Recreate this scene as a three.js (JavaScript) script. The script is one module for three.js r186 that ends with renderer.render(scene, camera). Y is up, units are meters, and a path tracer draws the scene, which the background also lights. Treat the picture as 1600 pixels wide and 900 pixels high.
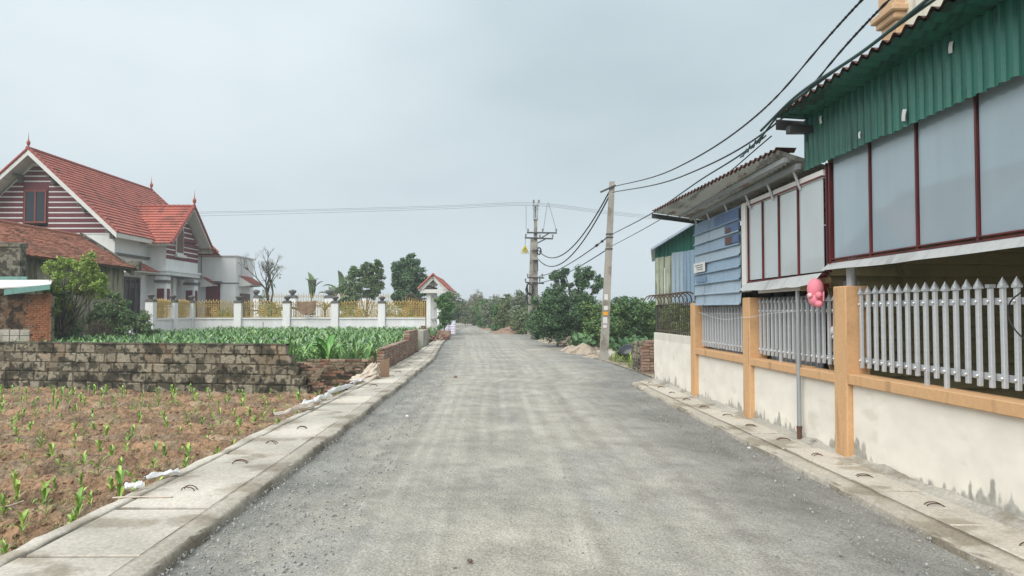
import * as THREE from 'three';
import { mergeGeometries } from 'three/addons/utils/BufferGeometryUtils.js';

// ---------------------------------------------------------------- camera, sky, sun, exposure
const W = 1600, Hh = 900, F = 1155, EYE = 1.7, HORIZON = 488;
const PITCH = Math.atan((HORIZON - 450) / F);
const scene = new THREE.Scene();
const camera = new THREE.PerspectiveCamera(2 * Math.atan(450 / F) * 180 / Math.PI, 16 / 9, 0.1, 3000);
camera.position.set(0, EYE, 0);
camera.rotation.set(PITCH, 0, 0);
const renderer = new THREE.WebGLRenderer({ antialias: true });
renderer.setSize(1024, 576);
renderer.toneMapping = THREE.LinearToneMapping;
renderer.toneMappingExposure = 2.4;
renderer.shadowMap.enabled = true;
renderer.shadowMap.type = THREE.PCFSoftShadowMap;

function rng(seed) { let a = (seed * 2654435761) >>> 0; return () => { a = (a + 0x6D2B79F5) | 0; let t = Math.imul(a ^ (a >>> 15), 1 | a); t = (t + Math.imul(t ^ (t >>> 7), 61 | t)) ^ t; return ((t ^ (t >>> 14)) >>> 0) / 4294967296; }; }
const hash = (x, y, s) => { let h = Math.imul(x, 374761393) + Math.imul(y, 668265263) + Math.imul(s, 1274126177); h = Math.imul(h ^ (h >>> 13), 1274126177); return ((h ^ (h >>> 16)) >>> 0) / 4294967296; };
const sm = t => t * t * (3 - 2 * t);
const lerp = (a, b, t) => a + (b - a) * t, clamp = (x, a = 0, b = 1) => Math.min(b, Math.max(a, x)), step = (a, b, x) => sm(clamp((x - a) / (b - a)));
const modp = (i, p) => p ? (i < 0 ? i + p : i >= p ? i - p : i) : i;
function vn(x, y, s = 0, px = 0, py = px) { const i = Math.floor(x), j = Math.floor(y), u = sm(x - i), v = sm(y - j), a = modp(i, px), b = modp(i + 1, px), c = modp(j, py), d = modp(j + 1, py); return lerp(lerp(hash(a, c, s), hash(b, c, s), u), lerp(hash(a, d, s), hash(b, d, s), u), v); }
// tileable fbm on the unit square: f base frequency (integer), o octaves
function fbm(u, v, f, o, s = 0, fy = f) { let r = 0, a = .5, t = 0; for (let k = 0; k < o; k++) { r += a * vn(u * f, v * fy, s + k * 17, f, fy); t += a; a *= .5; f *= 2; fy *= 2; } return r / t; }
function fb(x, y, o, s = 0) { let r = 0, a = .5, t = 0; for (let k = 0; k < o; k++) { r += a * vn(x, y, s + k * 17); t += a; a *= .5; x *= 2.03; y *= 2.03; } return r / t; }

{ // one even overcast sky, softly mottled by cloud
  const w = 1024, h = 512, data = new Float32Array(w * h * 4);
  for (let j = 0; j < h; j++) {
    const el = ((j + .5) / h - .5) * Math.PI, y = Math.sin(el), c = Math.cos(el);
    for (let i = 0; i < w; i++) {
      const az = ((i + .5) / w) * Math.PI * 2, x = Math.cos(az) * c, z = Math.sin(az) * c, k = 1 / (Math.max(y, 0) + .22);
      const n = fb(x * k * 1.1 + 154.3, z * k * 1.1 + 63.2, 5, 3), n2 = fb(x * k * .45 + 45.4, z * k * .45 + 105.9, 3, 9);
      const m = (n - .5) * .62 + (n2 - .5) * .42, up = Math.max(y, 0);
      const cl = step(0.02, .3, up), L = (1.05 - .06 * step(.0, .3, up) + .6 * up * up + m * cl * .72) / 2.3;
      const o = (j * w + i) * 4;
      data[o] = .625 * L * (1 - .015 * cl + m * cl * .22); data[o + 1] = .71 * L * (1 + m * cl * .06); data[o + 2] = .76 * L; data[o + 3] = 1;
      if (y < 0) { const g = step(0, .25, -y); for (let q = 0; q < 3; q++) data[o + q] = lerp(data[o + q], [.14, .135, .12][q], g); }
    }
  }
  const t = new THREE.DataTexture(data, w, h, THREE.RGBAFormat, THREE.FloatType);
  t.mapping = THREE.EquirectangularReflectionMapping; t.magFilter = t.minFilter = THREE.LinearFilter; t.needsUpdate = true;
  scene.background = t; scene.environment = t;
}
const sun = new THREE.DirectionalLight(new THREE.Color(1, .965, .91), 1.5);
sun.position.set(-33, 55, 45); sun.castShadow = true; sun.shadow.radius = 100;
sun.shadow.mapSize.set(2048, 2048);
Object.assign(sun.shadow.camera, { left: -70, right: 50, top: 90, bottom: -30, near: 1, far: 260 });
scene.add(sun, sun.target);

// ---------------------------------------------------------------- helpers
const V = (x, y, z) => new THREE.Vector3(x, y, z);
function ray(px, py) { const y = (450 - py) / F; return V((px - 800) / F, y * Math.cos(PITCH) + Math.sin(PITCH), -Math.cos(PITCH) + y * Math.sin(PITCH)); }
const at = (px, py, d) => { const r = ray(px, py); return V(0, EYE, 0).addScaledVector(r, -d / r.z); };   // the point of that pixel's ray at distance d
const X = (px, d) => (px - 800) / F * d;                       // sideways position at distance d
const Y = (py, d) => at(800, py, d).y;                         // height at distance d
const taken = {};
const numbered = n => { const k = taken[n] = (taken[n] ?? -1) + 1; return k ? n + '_' + String(k).padStart(3, '0') : n; };
function tag(o, label, category, group) { o.userData.label = label; o.userData.category = category; if (group) o.userData.group = group; return o; }
function thing(name, label, category, pos = [0, 0, 0], group) { const g = new THREE.Group(); g.name = numbered(name); g.position.set(...pos); scene.add(g); return tag(g, label, category, group); }
function structure(name) { const g = new THREE.Group(); g.name = numbered(name); g.userData.kind = 'structure'; scene.add(g); return g; }
function mesh(parent, name, geo, mat, stuff) { const m = new THREE.Mesh(geo, mat); m.name = name; m.castShadow = m.receiveShadow = true; parent.add(m); if (stuff) m.userData.kind = 'stuff'; return m; }
function top(name, geo, mat, label, category, group) { const m = mesh(scene, numbered(name), geo, mat); return tag(m, label, category, group); }
function ground(name, geo, mat) { const m = mesh(scene, numbered(name), geo, mat); m.userData.kind = 'structure'; return m; }
// moves a thing's origin to its base without moving its parts
function rebase(g, x, y, z) { g.position.set(x, y, z); for (const c of g.children) c.position.sub(g.position); return g; }
function copy(src, pos, turn = 0, scale = 1, label) { const c = src.clone(); c.name = numbered(src.name.replace(/_\d{3}$/, '')); c.position.set(...pos); c.rotation.y = turn; c.scale.setScalar(scale); if (label) c.userData.label = label; scene.add(c); return c; }
// texture coordinates in metres from the dominant side of every face
function metres(geo, k = 1, ox = 0, oy = 0) {
  let g = geo.index ? geo.toNonIndexed() : geo; const p = g.attributes.position, n = p.count, uv = new Float32Array(n * 2), a = V(), b = V(), c = V(), e = V(), f = V();
  for (let i = 0; i < n; i += 3) {
    a.fromBufferAttribute(p, i); b.fromBufferAttribute(p, i + 1); c.fromBufferAttribute(p, i + 2); e.subVectors(b, a); f.subVectors(c, a); e.cross(f);
    const ax = Math.abs(e.x), ay = Math.abs(e.y), az = Math.abs(e.z);
    [a, b, c].forEach((q, t) => { const [s, r] = ay >= ax && ay >= az ? [q.x, q.z] : ax >= az ? [q.z, q.y] : [q.x, q.y]; uv[(i + t) * 2] = s * k + ox; uv[(i + t) * 2 + 1] = r * k + oy; });
  }
  g.setAttribute('uv', new THREE.BufferAttribute(uv, 2)); return g;
}
function warp(geo, fn) { const p = geo.attributes.position, v = V(); for (let i = 0; i < p.count; i++) { v.fromBufferAttribute(p, i); fn(v); p.setXYZ(i, v.x, v.y, v.z); } geo.computeVertexNormals(); return geo; }
// box with chamfered edges from x0..x1, y0..y1, z0..z1; jit moves each corner
function cbox(x0, x1, y0, y1, z0, z1, c = .01, jit, k = 1) {
  const hx = (x1 - x0) / 2, hy = (y1 - y0) / 2, hz = (z1 - z0) / 2, P = {}, m = V((x0 + x1) / 2, (y0 + y1) / 2, (z0 + z1) / 2);
  c = Math.min(c, hx * .6, hy * .6, hz * .6);
  for (const i of [-1, 1]) for (const j of [-1, 1]) for (const l of [-1, 1]) { const q = jit ? jit(i, j, l) : [0, 0, 0]; P[[i, j, l]] = [V(i * hx, j * (hy - c), l * (hz - c)), V(i * (hx - c), j * hy, l * (hz - c)), V(i * (hx - c), j * (hy - c), l * hz)].map(p => p.add(V(...q))); }
  const out = [], tri = (a, b, d) => { const n = V().subVectors(b, a).cross(V().subVectors(d, a)), mid = V().add(a).add(b).add(d); const s = n.dot(mid) < 0 ? [a, d, b] : [a, b, d]; for (const p of s) out.push(p.x + m.x, p.y + m.y, p.z + m.z); };
  const quad = (a, b, d, e) => { tri(a, b, d); tri(a, d, e); };
  for (const s of [-1, 1]) {
    quad(P[[s, -1, -1]][0], P[[s, 1, -1]][0], P[[s, 1, 1]][0], P[[s, -1, 1]][0]);
    quad(P[[-1, s, -1]][1], P[[1, s, -1]][1], P[[1, s, 1]][1], P[[-1, s, 1]][1]);
    quad(P[[-1, -1, s]][2], P[[1, -1, s]][2], P[[1, 1, s]][2], P[[-1, 1, s]][2]);
    for (const t of [-1, 1]) {
      quad(P[[s, t, -1]][0], P[[s, t, 1]][0], P[[s, t, 1]][1], P[[s, t, -1]][1]);
      quad(P[[s, -1, t]][0], P[[s, 1, t]][0], P[[s, 1, t]][2], P[[s, -1, t]][2]);
      quad(P[[-1, s, t]][1], P[[1, s, t]][1], P[[1, s, t]][2], P[[-1, s, t]][2]);
      for (const r of [-1, 1]) tri(...P[[s, t, r]]);
    }
  }
  const g = new THREE.BufferGeometry(); g.setAttribute('position', new THREE.Float32BufferAttribute(out, 3)); g.computeVertexNormals(); return metres(g, k);
}
const box = (x0, x1, y0, y1, z0, z1, k = 1) => { const g = new THREE.BoxGeometry(x1 - x0, y1 - y0, z1 - z0); g.translate((x0 + x1) / 2, (y0 + y1) / 2, (z0 + z1) / 2); return metres(g, k); };
function bar(a, b, w, h = w) { const g = new THREE.BoxGeometry(w, h, a.distanceTo(b)); const m = new THREE.Matrix4().lookAt(a, b, Math.abs(a.x - b.x) + Math.abs(a.z - b.z) < 1e-4 ? V(0, 0, 1) : V(0, 1, 0)); g.applyMatrix4(m); g.translate((a.x + b.x) / 2, (a.y + b.y) / 2, (a.z + b.z) / 2); return metres(g); }
function rod(a, b, r0, r1 = r0, n = 8) { const g = new THREE.CylinderGeometry(r1, r0, a.distanceTo(b), n, 1); g.applyQuaternion(new THREE.Quaternion().setFromUnitVectors(V(0, 1, 0), V().subVectors(b, a).normalize())); g.translate((a.x + b.x) / 2, (a.y + b.y) / 2, (a.z + b.z) / 2); return g.toNonIndexed(); }
function tube(pts, r, seg = 24, n = 6) { return new THREE.TubeGeometry(new THREE.CatmullRomCurve3(pts), seg, r, n, false).toNonIndexed(); }
function tri3(list) { const g = new THREE.BufferGeometry(); g.setAttribute('position', new THREE.Float32BufferAttribute(list.flatMap(p => [p.x, p.y, p.z]), 3)); g.computeVertexNormals(); return metres(g); }
function quad4(a, b, c, d) { return tri3([a, b, c, a, c, d]); }
// thick plate from a quad, thickness towards n
function plate(a, b, c, d, t) { const n = V().subVectors(b, a).cross(V().subVectors(d, a)).normalize().multiplyScalar(t); const [e, f, g, h] = [a, b, c, d].map(p => p.clone().add(n)); return tri3([a, c, b, a, d, c, e, f, g, e, g, h, a, b, f, a, f, e, b, c, g, b, g, f, c, d, h, c, h, g, d, a, e, d, e, h]); }
const merged = list => mergeGeometries(list.map(g => { const h = g.index ? g.toNonIndexed() : g; for (const k of Object.keys(h.attributes)) if (!['position', 'normal', 'uv'].includes(k)) h.deleteAttribute(k); return h; }));
function grid(nx, ny, fn, col) { // fn(u,v) -> Vector3
  const p = [], uv = [], c = [], idx = [];
  for (let j = 0; j <= ny; j++) for (let i = 0; i <= nx; i++) { const q = fn(i / nx, j / ny); p.push(q.x, q.y, q.z); uv.push(q.x, q.z); if (col) c.push(...col(q, i / nx, j / ny)); }
  for (let j = 0; j < ny; j++) for (let i = 0; i < nx; i++) { const a = j * (nx + 1) + i, b = a + 1, d = a + nx + 1, e = d + 1; idx.push(a, b, d, b, e, d); }
  const g = new THREE.BufferGeometry(); g.setAttribute('position', new THREE.Float32BufferAttribute(p, 3)); g.setAttribute('uv', new THREE.Float32BufferAttribute(uv, 2)); if (col) g.setAttribute('color', new THREE.Float32BufferAttribute(c, 3)); g.setIndex(idx); g.computeVertexNormals(); return g;
}
// ---------------------------------------------------------------- textures and materials
function tex(w, h, size, fn, data = false, sizeY = size * h / w) { // size: metres covered
  const d = new Uint8Array(w * h * 4);
  for (let j = 0; j < h; j++) for (let i = 0; i < w; i++) { const q = fn((i + .5) / w, (j + .5) / h, i, j), o = (j * w + i) * 4; if (typeof q === 'number') d[o] = d[o + 1] = d[o + 2] = clamp(q) * 255; else for (let k = 0; k < 3; k++) d[o + k] = clamp(q[k]) * 255; d[o + 3] = 255; }
  const t = new THREE.DataTexture(d, w, h); t.wrapS = t.wrapT = THREE.RepeatWrapping; t.magFilter = THREE.LinearFilter; t.minFilter = THREE.LinearMipmapLinearFilter; t.generateMipmaps = true; t.repeat.set(1 / size, 1 / sizeY); if (!data) t.colorSpace = THREE.SRGBColorSpace; t.needsUpdate = true; return t;
}
const lin = (r, g, b) => new THREE.Color().setRGB(r, g, b);
const std = (o) => new THREE.MeshStandardMaterial({ roughness: .85, side: THREE.DoubleSide, ...o });
const mix3 = (a, b, t) => [lerp(a[0], b[0], t), lerp(a[1], b[1], t), lerp(a[2], b[2], t)];

// small stones pressed into dust
const stoneH = (u, v) => { let h = 0; for (const [f, s, a] of [[90, 1, .5], [170, 2, .3]]) { const x = u * f, y = v * f, i = Math.floor(x), j = Math.floor(y); let best = 9, id = 0; for (let q = -1; q < 2; q++) for (let r = -1; r < 2; r++) { const a2 = modp(i + q, f), b2 = modp(j + r, f), dx = i + q + hash(a2, b2, s) - x, dy = j + r + hash(a2, b2, s + 5) - y, dd = dx * dx + dy * dy; if (dd < best) { best = dd; id = hash(a2, b2, s + 9); } } h += a * (1 - clamp(best * 2.2)) * (.35 + id * .65); } return h; };
const SH = new Float32Array(1024 * 1024); for (let j = 0; j < 1024; j++) for (let i = 0; i < 1024; i++) SH[j * 1024 + i] = stoneH((i + .5) / 1024, (j + .5) / 1024);
const gravelMap = tex(1024, 1024, 2.6, (u, v, i, j) => { const s = SH[j * 1024 + i], n = fbm(u, v, 6, 3, 3), f = hash(i >> 1, j >> 1, 8); const k = .66 + s * .2 + (n - .5) * .16 + (f - .5) * .24; return [k * 1.01, k, k * .975]; });
const gravelBump = tex(1024, 1024, 2.6, (u, v, i, j) => clamp(SH[j * 1024 + i] * .8 + fbm(u, v, 64, 2, 5) * .25), true);
const concreteMap = tex(768, 768, 3.7, (u, v) => { const n = fbm(u, v, 4, 6, 21), b = fbm(u, v, 9, 4, 33), f = fbm(u, v, 200, 2, 41); const st = step(.5, .68, b) * .6; const k = .82 + (n - .5) * .3 + (f - .5) * .16; return mix3([k, k * .985, k * .955], [k * .72, k * .68, k * .61], st); });
const roughBump = tex(512, 512, .9, (u, v) => fbm(u, v, 12, 6, 77), true);
const grimeMap = tex(768, 768, 3.1, (u, v) => { const n = fbm(u, v, 5, 6, 51), d = fbm(u, v, 26, 3, 57, 3), f = fbm(u, v, 120, 2, 60); const k = .93 - step(.55, .8, n) * .14 - step(.6, .85, d) * .13 + (f - .5) * .07; return [k, k * .992, k * .98]; });
const soilMap = tex(768, 768, 2.3, (u, v) => { const n = fbm(u, v, 8, 6, 81), f = fbm(u, v, 90, 3, 88), k = .66 + (n - .5) * .5 + (f - .5) * .4; return mix3([k, k * .82, k * .69], [k * 1.02, k * .9, k * .8], step(.45, .75, fbm(u, v, 5, 4, 91))); });
const blockMap = tex(768, 768, 3.3, (u, v) => { const m = fbm(u, v, 11, 6, 101), s = fbm(u, v, 30, 5, 111), f = fbm(u, v, 100, 3, 121), c = fbm(u, v, 3, 3, 131); const k = .6 + (f - .5) * .2 + (c - .5) * .12; let q = mix3([k, k * .955, k * .865], [k * .92, k * .78, k * .64], step(.5, .75, c)); q = mix3(q, [.2, .19, .15], step(.5, .62, m) * .72); return mix3(q, [.17, .17, .13], step(.56, .66, s) * .6); });
const oldPlasterMap = tex(768, 768, 5.2, (u, v) => { const m = fbm(u, v, 5, 6, 141), s = fbm(u, v, 22, 5, 151, 5), f = fbm(u, v, 100, 3, 161), k = .6 + (f - .5) * .12; let q = mix3([k * .98, k * .93, k * .8], [k * .74, k * .68, k * .52], step(.4, .62, m)); q = mix3(q, [.24, .23, .19], step(.52, .74, s) * .75); return mix3(q, [.82, .8, .74], step(.64, .75, fbm(u, v, 4, 5, 171)) * .6); });
const sheetMap = tex(768, 768, 2.7, (u, v) => { const n = fbm(u, v, 5, 6, 251), d = fbm(u, v, 34, 4, 257, 3), f = fbm(u, v, 120, 2, 260), r = fbm(u, v, 14, 5, 263, 4); const k = .95 - step(.5, .8, n) * .2 - step(.52, .8, d) * .3 + (f - .5) * .08; return mix3([k, k * .99, k * .97], [.5, .36, .26], step(.66, .76, r) * .55); });
const paintMap = tex(512, 512, 4.3, (u, v) => { const k = .965 + (fbm(u, v, 4, 5, 271) - .5) * .07 + (fbm(u, v, 30, 3, 277, 4) - .5) * .05; return [k, k * .997, k * .99]; });
const brickTone = tex(512, 512, 1.6, (u, v) => { const n = fbm(u, v, 10, 5, 181), f = fbm(u, v, 70, 3, 191), k = .82 + (n - .5) * .4 + (f - .5) * .3; return [k, k * .97, k * .94]; });
const tileTone = tex(512, 512, 3.4, (u, v) => { const n = fbm(u, v, 10, 5, 201), f = fbm(u, v, 90, 3, 211), m = fbm(u, v, 4, 5, 221), k = .84 + (n - .5) * .24 + (f - .5) * .22; return mix3([k, k * .97, k * .95], [k * .72, k * .74, k * .74], step(.55, .75, m) * .7); });

const M = {
  concrete: std({ map: concreteMap, color: lin(.76, .715, .655), bumpMap: roughBump, bumpScale: .006, roughness: .95 }),
  kerb: std({ map: concreteMap, color: lin(.63, .585, .52), bumpMap: roughBump, bumpScale: .02, roughness: .97 }),
  mortar: std({ map: concreteMap, color: lin(.58, .56, .52), bumpMap: roughBump, bumpScale: .015, roughness: .97 }),
  joint: std({ color: lin(.1, .085, .065), roughness: 1 }),
  orange: std({ map: grimeMap, color: lin(.68, .41, .21), bumpMap: roughBump, bumpScale: .002, roughness: .8 }),
  orangePale: std({ map: grimeMap, color: lin(.66, .44, .27), roughness: .8 }),
  cream: std({ map: grimeMap, color: lin(.82, .78, .68), roughness: .85 }),
  white: std({ map: paintMap, color: lin(.8, .81, .82), roughness: .8 }),
  offwhite: std({ map: paintMap, color: lin(.7, .69, .67), roughness: .85 }),
  greyTrim: std({ color: lin(.13, .125, .12), map: grimeMap, roughness: .7 }),
  steel: std({ map: grimeMap, color: lin(.6, .63, .67), metalness: .25, roughness: .45 }),
  steelDull: std({ map: grimeMap, color: lin(.36, .385, .41), metalness: .2, roughness: .6 }),
  bolt: std({ color: lin(.72, .74, .76), metalness: .7, roughness: .3 }),
  darkSteel: std({ color: lin(.07, .075, .075), map: grimeMap, metalness: .4, roughness: .55 }),
  rustDark: std({ color: lin(.085, .06, .045), roughness: .85 }),
  rust: std({ color: lin(.12, .06, .04), roughness: .9, bumpMap: roughBump, bumpScale: .01 }),
  redFrame: std({ map: sheetMap, color: lin(.13, .014, .018), roughness: .5 }),
  panel: std({ map: paintMap, color: lin(.31, .39, .445), roughness: .05, metalness: 0 }),
  panelPale: std({ map: paintMap, color: lin(.45, .49, .51), roughness: .05 }),
  green: std({ map: sheetMap, color: lin(.02, .15, .115), roughness: .45, metalness: .1 }),
  greenPale: std({ map: grimeMap, color: lin(.16, .34, .31), roughness: .5 }),
  sheetGrey: std({ map: sheetMap, color: lin(.5, .53, .54), roughness: .5, metalness: .25 }),
  sheetRust: std({ map: tileTone, color: lin(.16, .07, .05), roughness: .8 }),
  blue: [lin(.18, .29, .45), lin(.27, .39, .53), lin(.36, .47, .58)].map(color => std({ map: grimeMap, color, roughness: .5 })),
  blueDark: std({ map: sheetMap, color: lin(.05, .11, .27), roughness: .45 }),
  creamSheet: std({ map: sheetMap, color: lin(.42, .47, .38), roughness: .55 }),
  siding: std({ map: grimeMap, color: lin(.42, .35, .19), roughness: .7 }),
  dark: std({ color: lin(.02, .02, .02), roughness: .9 }),
  wood: std({ map: grimeMap, color: lin(.42, .29, .16), roughness: .8 }),
  woodBrown: std({ map: grimeMap, color: lin(.12, .045, .025), roughness: .6 }),
  pink: std({ color: lin(.72, .22, .28), roughness: .75 }),
  pinkPale: std({ color: lin(.8, .5, .52), roughness: .7 }),
  red: std({ color: lin(.5, .025, .015), roughness: .6 }),
  pole: std({ map: concreteMap, color: lin(.52, .5, .48), bumpMap: roughBump, bumpScale: .006, roughness: .92 }),
  cable: std({ color: lin(.012, .012, .014), roughness: .55 }),
  cableGreen: std({ color: lin(.02, .06, .055), roughness: .6 }),
  porcelain: std({ color: lin(.2, .16, .14), roughness: .25 }),
  tile: std({ map: tileTone, color: lin(.62, .185, .13), roughness: .6 }),
  tileRidge: std({ map: tileTone, color: lin(.48, .1, .07), roughness: .6 }),
  tileOld: std({ map: tileTone, color: lin(.5, .21, .13), roughness: .9 }),
  maroon: std({ map: grimeMap, color: lin(.16, .02, .03), roughness: .6 }),
  soffit: std({ map: grimeMap, color: lin(.74, .72, .7), roughness: .85 }),
  glass: std({ color: lin(.02, .03, .04), roughness: .06, metalness: 0 }),
  gold: std({ color: lin(.46, .32, .1), metalness: .3, roughness: .42 }),
  oldPlaster: std({ map: oldPlasterMap, color: lin(1, 1, .98), bumpMap: roughBump, bumpScale: .01, roughness: .95 }),
  oldDark: std({ map: blockMap, color: lin(.55, .55, .52), bumpMap: roughBump, bumpScale: .012, roughness: .97 }),
  block: [lin(.74, .71, .65), lin(.88, .85, .79), lin(.6, .57, .51)].map(color => std({ map: blockMap, color, bumpMap: roughBump, bumpScale: .02, roughness: .97 })),
  blockJoint: std({ map: blockMap, color: lin(.3, .28, .23), bumpMap: roughBump, bumpScale: .02, roughness: 1 }),
  brick: [lin(.36, .2, .14), lin(.28, .15, .11), lin(.42, .3, .24), lin(.2, .12, .09)].map(color => std({ map: brickTone, color, bumpMap: roughBump, bumpScale: .012, roughness: .95 })),
  brickPale: std({ map: brickTone, color: lin(.52, .4, .33), bumpMap: roughBump, bumpScale: .012, roughness: .95 }),
  brickNew: std({ map: brickTone, color: lin(.42, .17, .085), roughness: .95 }),
  brickOld: std({ map: blockMap, color: lin(.5, .33, .25), roughness: .95 }),
  brickMortar: std({ map: blockMap, color: lin(.6, .53, .44), bumpMap: roughBump, bumpScale: .02, roughness: 1 }),
  bark: std({ map: blockMap, color: lin(.6, .55, .47), bumpMap: roughBump, bumpScale: .02, roughness: 1 }),
  leaf: std({ vertexColors: true, roughness: .55 }),
  maize: std({ vertexColors: true, roughness: .4 }),
  flap: std({ color: lin(.52, .54, .55), map: grimeMap, roughness: .5 }),
  plastic: std({ color: lin(.78, .79, .8), roughness: .5, map: grimeMap }),
  sack: std({ map: grimeMap, color: lin(.6, .52, .44), roughness: .9 }),
  cloth: std({ map: grimeMap, color: lin(.3, .2, .13), roughness: .95 }),
};

// ---------------------------------------------------------------- ground, road, pavements
const lut = pts => d => { if (d <= pts[0][0]) return pts[0][1]; for (let i = 1; i < pts.length; i++) if (d <= pts[i][0]) return lerp(pts[i - 1][1], pts[i][1], (d - pts[i - 1][0]) / (pts[i][0] - pts[i - 1][0])); return pts.at(-1)[1]; };
const roadL = lut([[-12, -2.05], [5, -2.3], [17, -2.53], [27, -2.83], [38, -3.62], [55, -4.6], [80, -6.2], [103, -8], [140, -13], [220, -28]]);
const roadR = lut([[-12, 3.7], [6, 3.17], [16.4, 2.82], [17.6, 2.85], [19.4, 3.75], [21.6, 3.62], [25.8, 3.33], [29.3, 2.95], [37.8, 2.55], [50, 1.74], [85, -2.4], [110, -4.7], [140, -9], [220, -23]]);
ground('terrain', (() => { const g = new THREE.PlaneGeometry(2400, 2400, 1, 1); g.rotateX(-Math.PI / 2); g.translate(0, -.72, -600); return metres(g); })(), std({ map: soilMap, color: lin(.22, .3, .12), roughness: 1 }));
{ // road: compacted crushed stone with dusty wheel tracks
  const nu = 100, nv = 330, dOf = v => v < .06 ? lerp(-12, 1.5, v / .06) : 1.5 * Math.exp((v - .06) / .94 * Math.log(220 / 1.5));
  const g = grid(nu, nv, (u, v) => { const d = dOf(v), l = roadL(d) - .06, r = roadR(d) + .1, x = lerp(l, r, u); const e = Math.min(u, 1 - u) * (r - l); return V(x, (fb(x * .8, d * .5, 3, 5) - .5) * .03 + .03 * step(0, 1.5, e) - .02 + (fb(x * 7, d * 7, 2, 8) - .5) * .012, -d); },
    (q, u) => {
      const d = -q.z, l = roadL(d), r = roadR(d), el = q.x - l, er = r - q.x, ctr = (l + r) / 2, t = q.x - ctr;
      const wob = fb(t * .4 + 3, d * .12, 3, 11) - .5;
      const st = fb((t + wob * .5) * 3.4 + 40, d * .045, 3, 12), st2 = fb((t + wob * .2) * 12 + 10, d * .035, 3, 14), pt = fb(q.x * .7, d * .28, 4, 15), pf = fb(q.x * 3.5, d * 2, 3, 16);
      let c = mix3([.7, .665, .595], [.93, .89, .81], step(.36, .62, st) * .42 + step(.36, .62, st2) * .58);
      c = mix3(c, [.63, .615, .58], step(.44, .64, pt) * .35);
      c = mix3(c, [.84, .79, .68], step(.52, .68, fb(q.x * .5 + 9, d * .3 + 4, 3, 19)) * .3);
      c = mix3(c, [.49, .485, .465], step(1.15, .15, el + (pf - .5) * 1.2) * .9);
      c = mix3(c, [.5, .495, .475], step(1.9, .5, er + (pt - .5) * 1.5) * .85);
      c = mix3(c, [.7, .71, .71], step(.55, .62, fb(q.x * 1.1 + 2, d * .6, 4, 23)) * step(.45, .6, pf) * .35);
      return c.map(k => k * (.785 + (fb(q.x * 12, d * 12, 2, 27) - .5) * .32));
    });
  ground('road', g, std({ map: gravelMap, vertexColors: true, bumpMap: gravelBump, bumpScale: .009, roughness: .95 }));
}
ground('road_seam', metres(grid(60, 4, (u, v) => { const x = lerp(.45, 3.0, u), i = Math.round(v * 4); return V(x, [-.01, .035, .045, .03, .0][i] + (fb(x * 6, i, 3, 4) - .5) * .02, -33.3 + [.16, .1, 0, -.3, -1.4][i] + (fb(x * 3, i + 3, 3, 5) - .5) * .12); })), M.kerb);
{ // loose crushed stone, thick along the kerbs
  const R = rng(5), n = 9000, geo = new THREE.IcosahedronGeometry(1, 0), m = new THREE.InstancedMesh(geo, std({ color: 0xffffff, roughness: .9 }), n), o = new THREE.Object3D(), c = new THREE.Color();
  for (let i = 0; i < n; i++) {
    const d = 3.6 + Math.pow(R(), 1.9) * 20, l = roadL(d), r = roadR(d), k = R(); let x;
    if (k < .62) x = l + Math.pow(R(), 1.8) * 1.1; else if (k < .86) x = r - Math.pow(R(), 1.6) * .7; else x = lerp(l, r, R());
    const s = (k < .86 ? .0035 + Math.pow(R(), 3) * .009 : .0025 + Math.pow(R(), 5) * .011);
    o.position.set(x, .012 + s * .1, -d); o.rotation.set(R() * 6, R() * 6, R() * 6); o.scale.set(s * (1 + R() * .6), s * .75, s); o.updateMatrix(); m.setMatrixAt(i, o.matrix);
    const t = .2 + R() * .2; c.setRGB(t, t * .99, t * .96); m.setColorAt(i, c);
  }
  m.name = 'road_gravel'; m.castShadow = m.receiveShadow = true; tag(m, 'loose blue grey crushed stone strewn along the road edges', 'gravel'); m.userData.kind = 'stuff'; scene.add(m);
}
function kerbStrip(d0, d1, edge, side, yTop, wid, seed) { // irregular cast kerb, face towards the road
  const n = Math.round((d1 - d0) / .1);
  return metres(grid(6, n, (u, v) => { const d = lerp(d0, d1, v), i = Math.round(u * 6), e = edge(d), j = (fb(d * 1.7, seed, 4, 3) - .5) * .09 + (fb(d * 9, seed + 3, 2, 6) - .5) * .03, k = (fb(d * 1.1, seed + 7, 3, 4) - .5) * .05;
    const off = [.025 + j * .5, .014 + j, .004 + j, -.014 + j, -wid * .6, -wid, -wid][i], y = [-.06, yTop * .45, yTop - .022 + k * .3, yTop - .004 + k * .3, yTop + k * .15 + .004, yTop, yTop - .12][i];
    return V(e + off * side * -1 * -1, y + (fb(d * 14, i + seed, 2, 9) - .5) * .01, -d); }));
}
function loops(slab, x, y, z, R) { // two bent lifting bars left standing out of a slab
  const a = R() * .5 - .25, L = .06 + R() * .03;
  for (const k of [0, 1]) { const o = k * .032 - .016, q = R() * .03; const P = (s, h) => V(x + s * Math.cos(a) - o * Math.sin(a), y + h, z + o * Math.cos(a) * 1.6 + s * Math.sin(a) + q * s * 4); mesh(slab, 'lifting_loop', tube([P(-L, -.01), P(-L * .8, .016), P(0, .024 + R() * .01), P(L * .7, .016), P(L, -.01)], .005, 10, 5), M.rust); }
}
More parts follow.
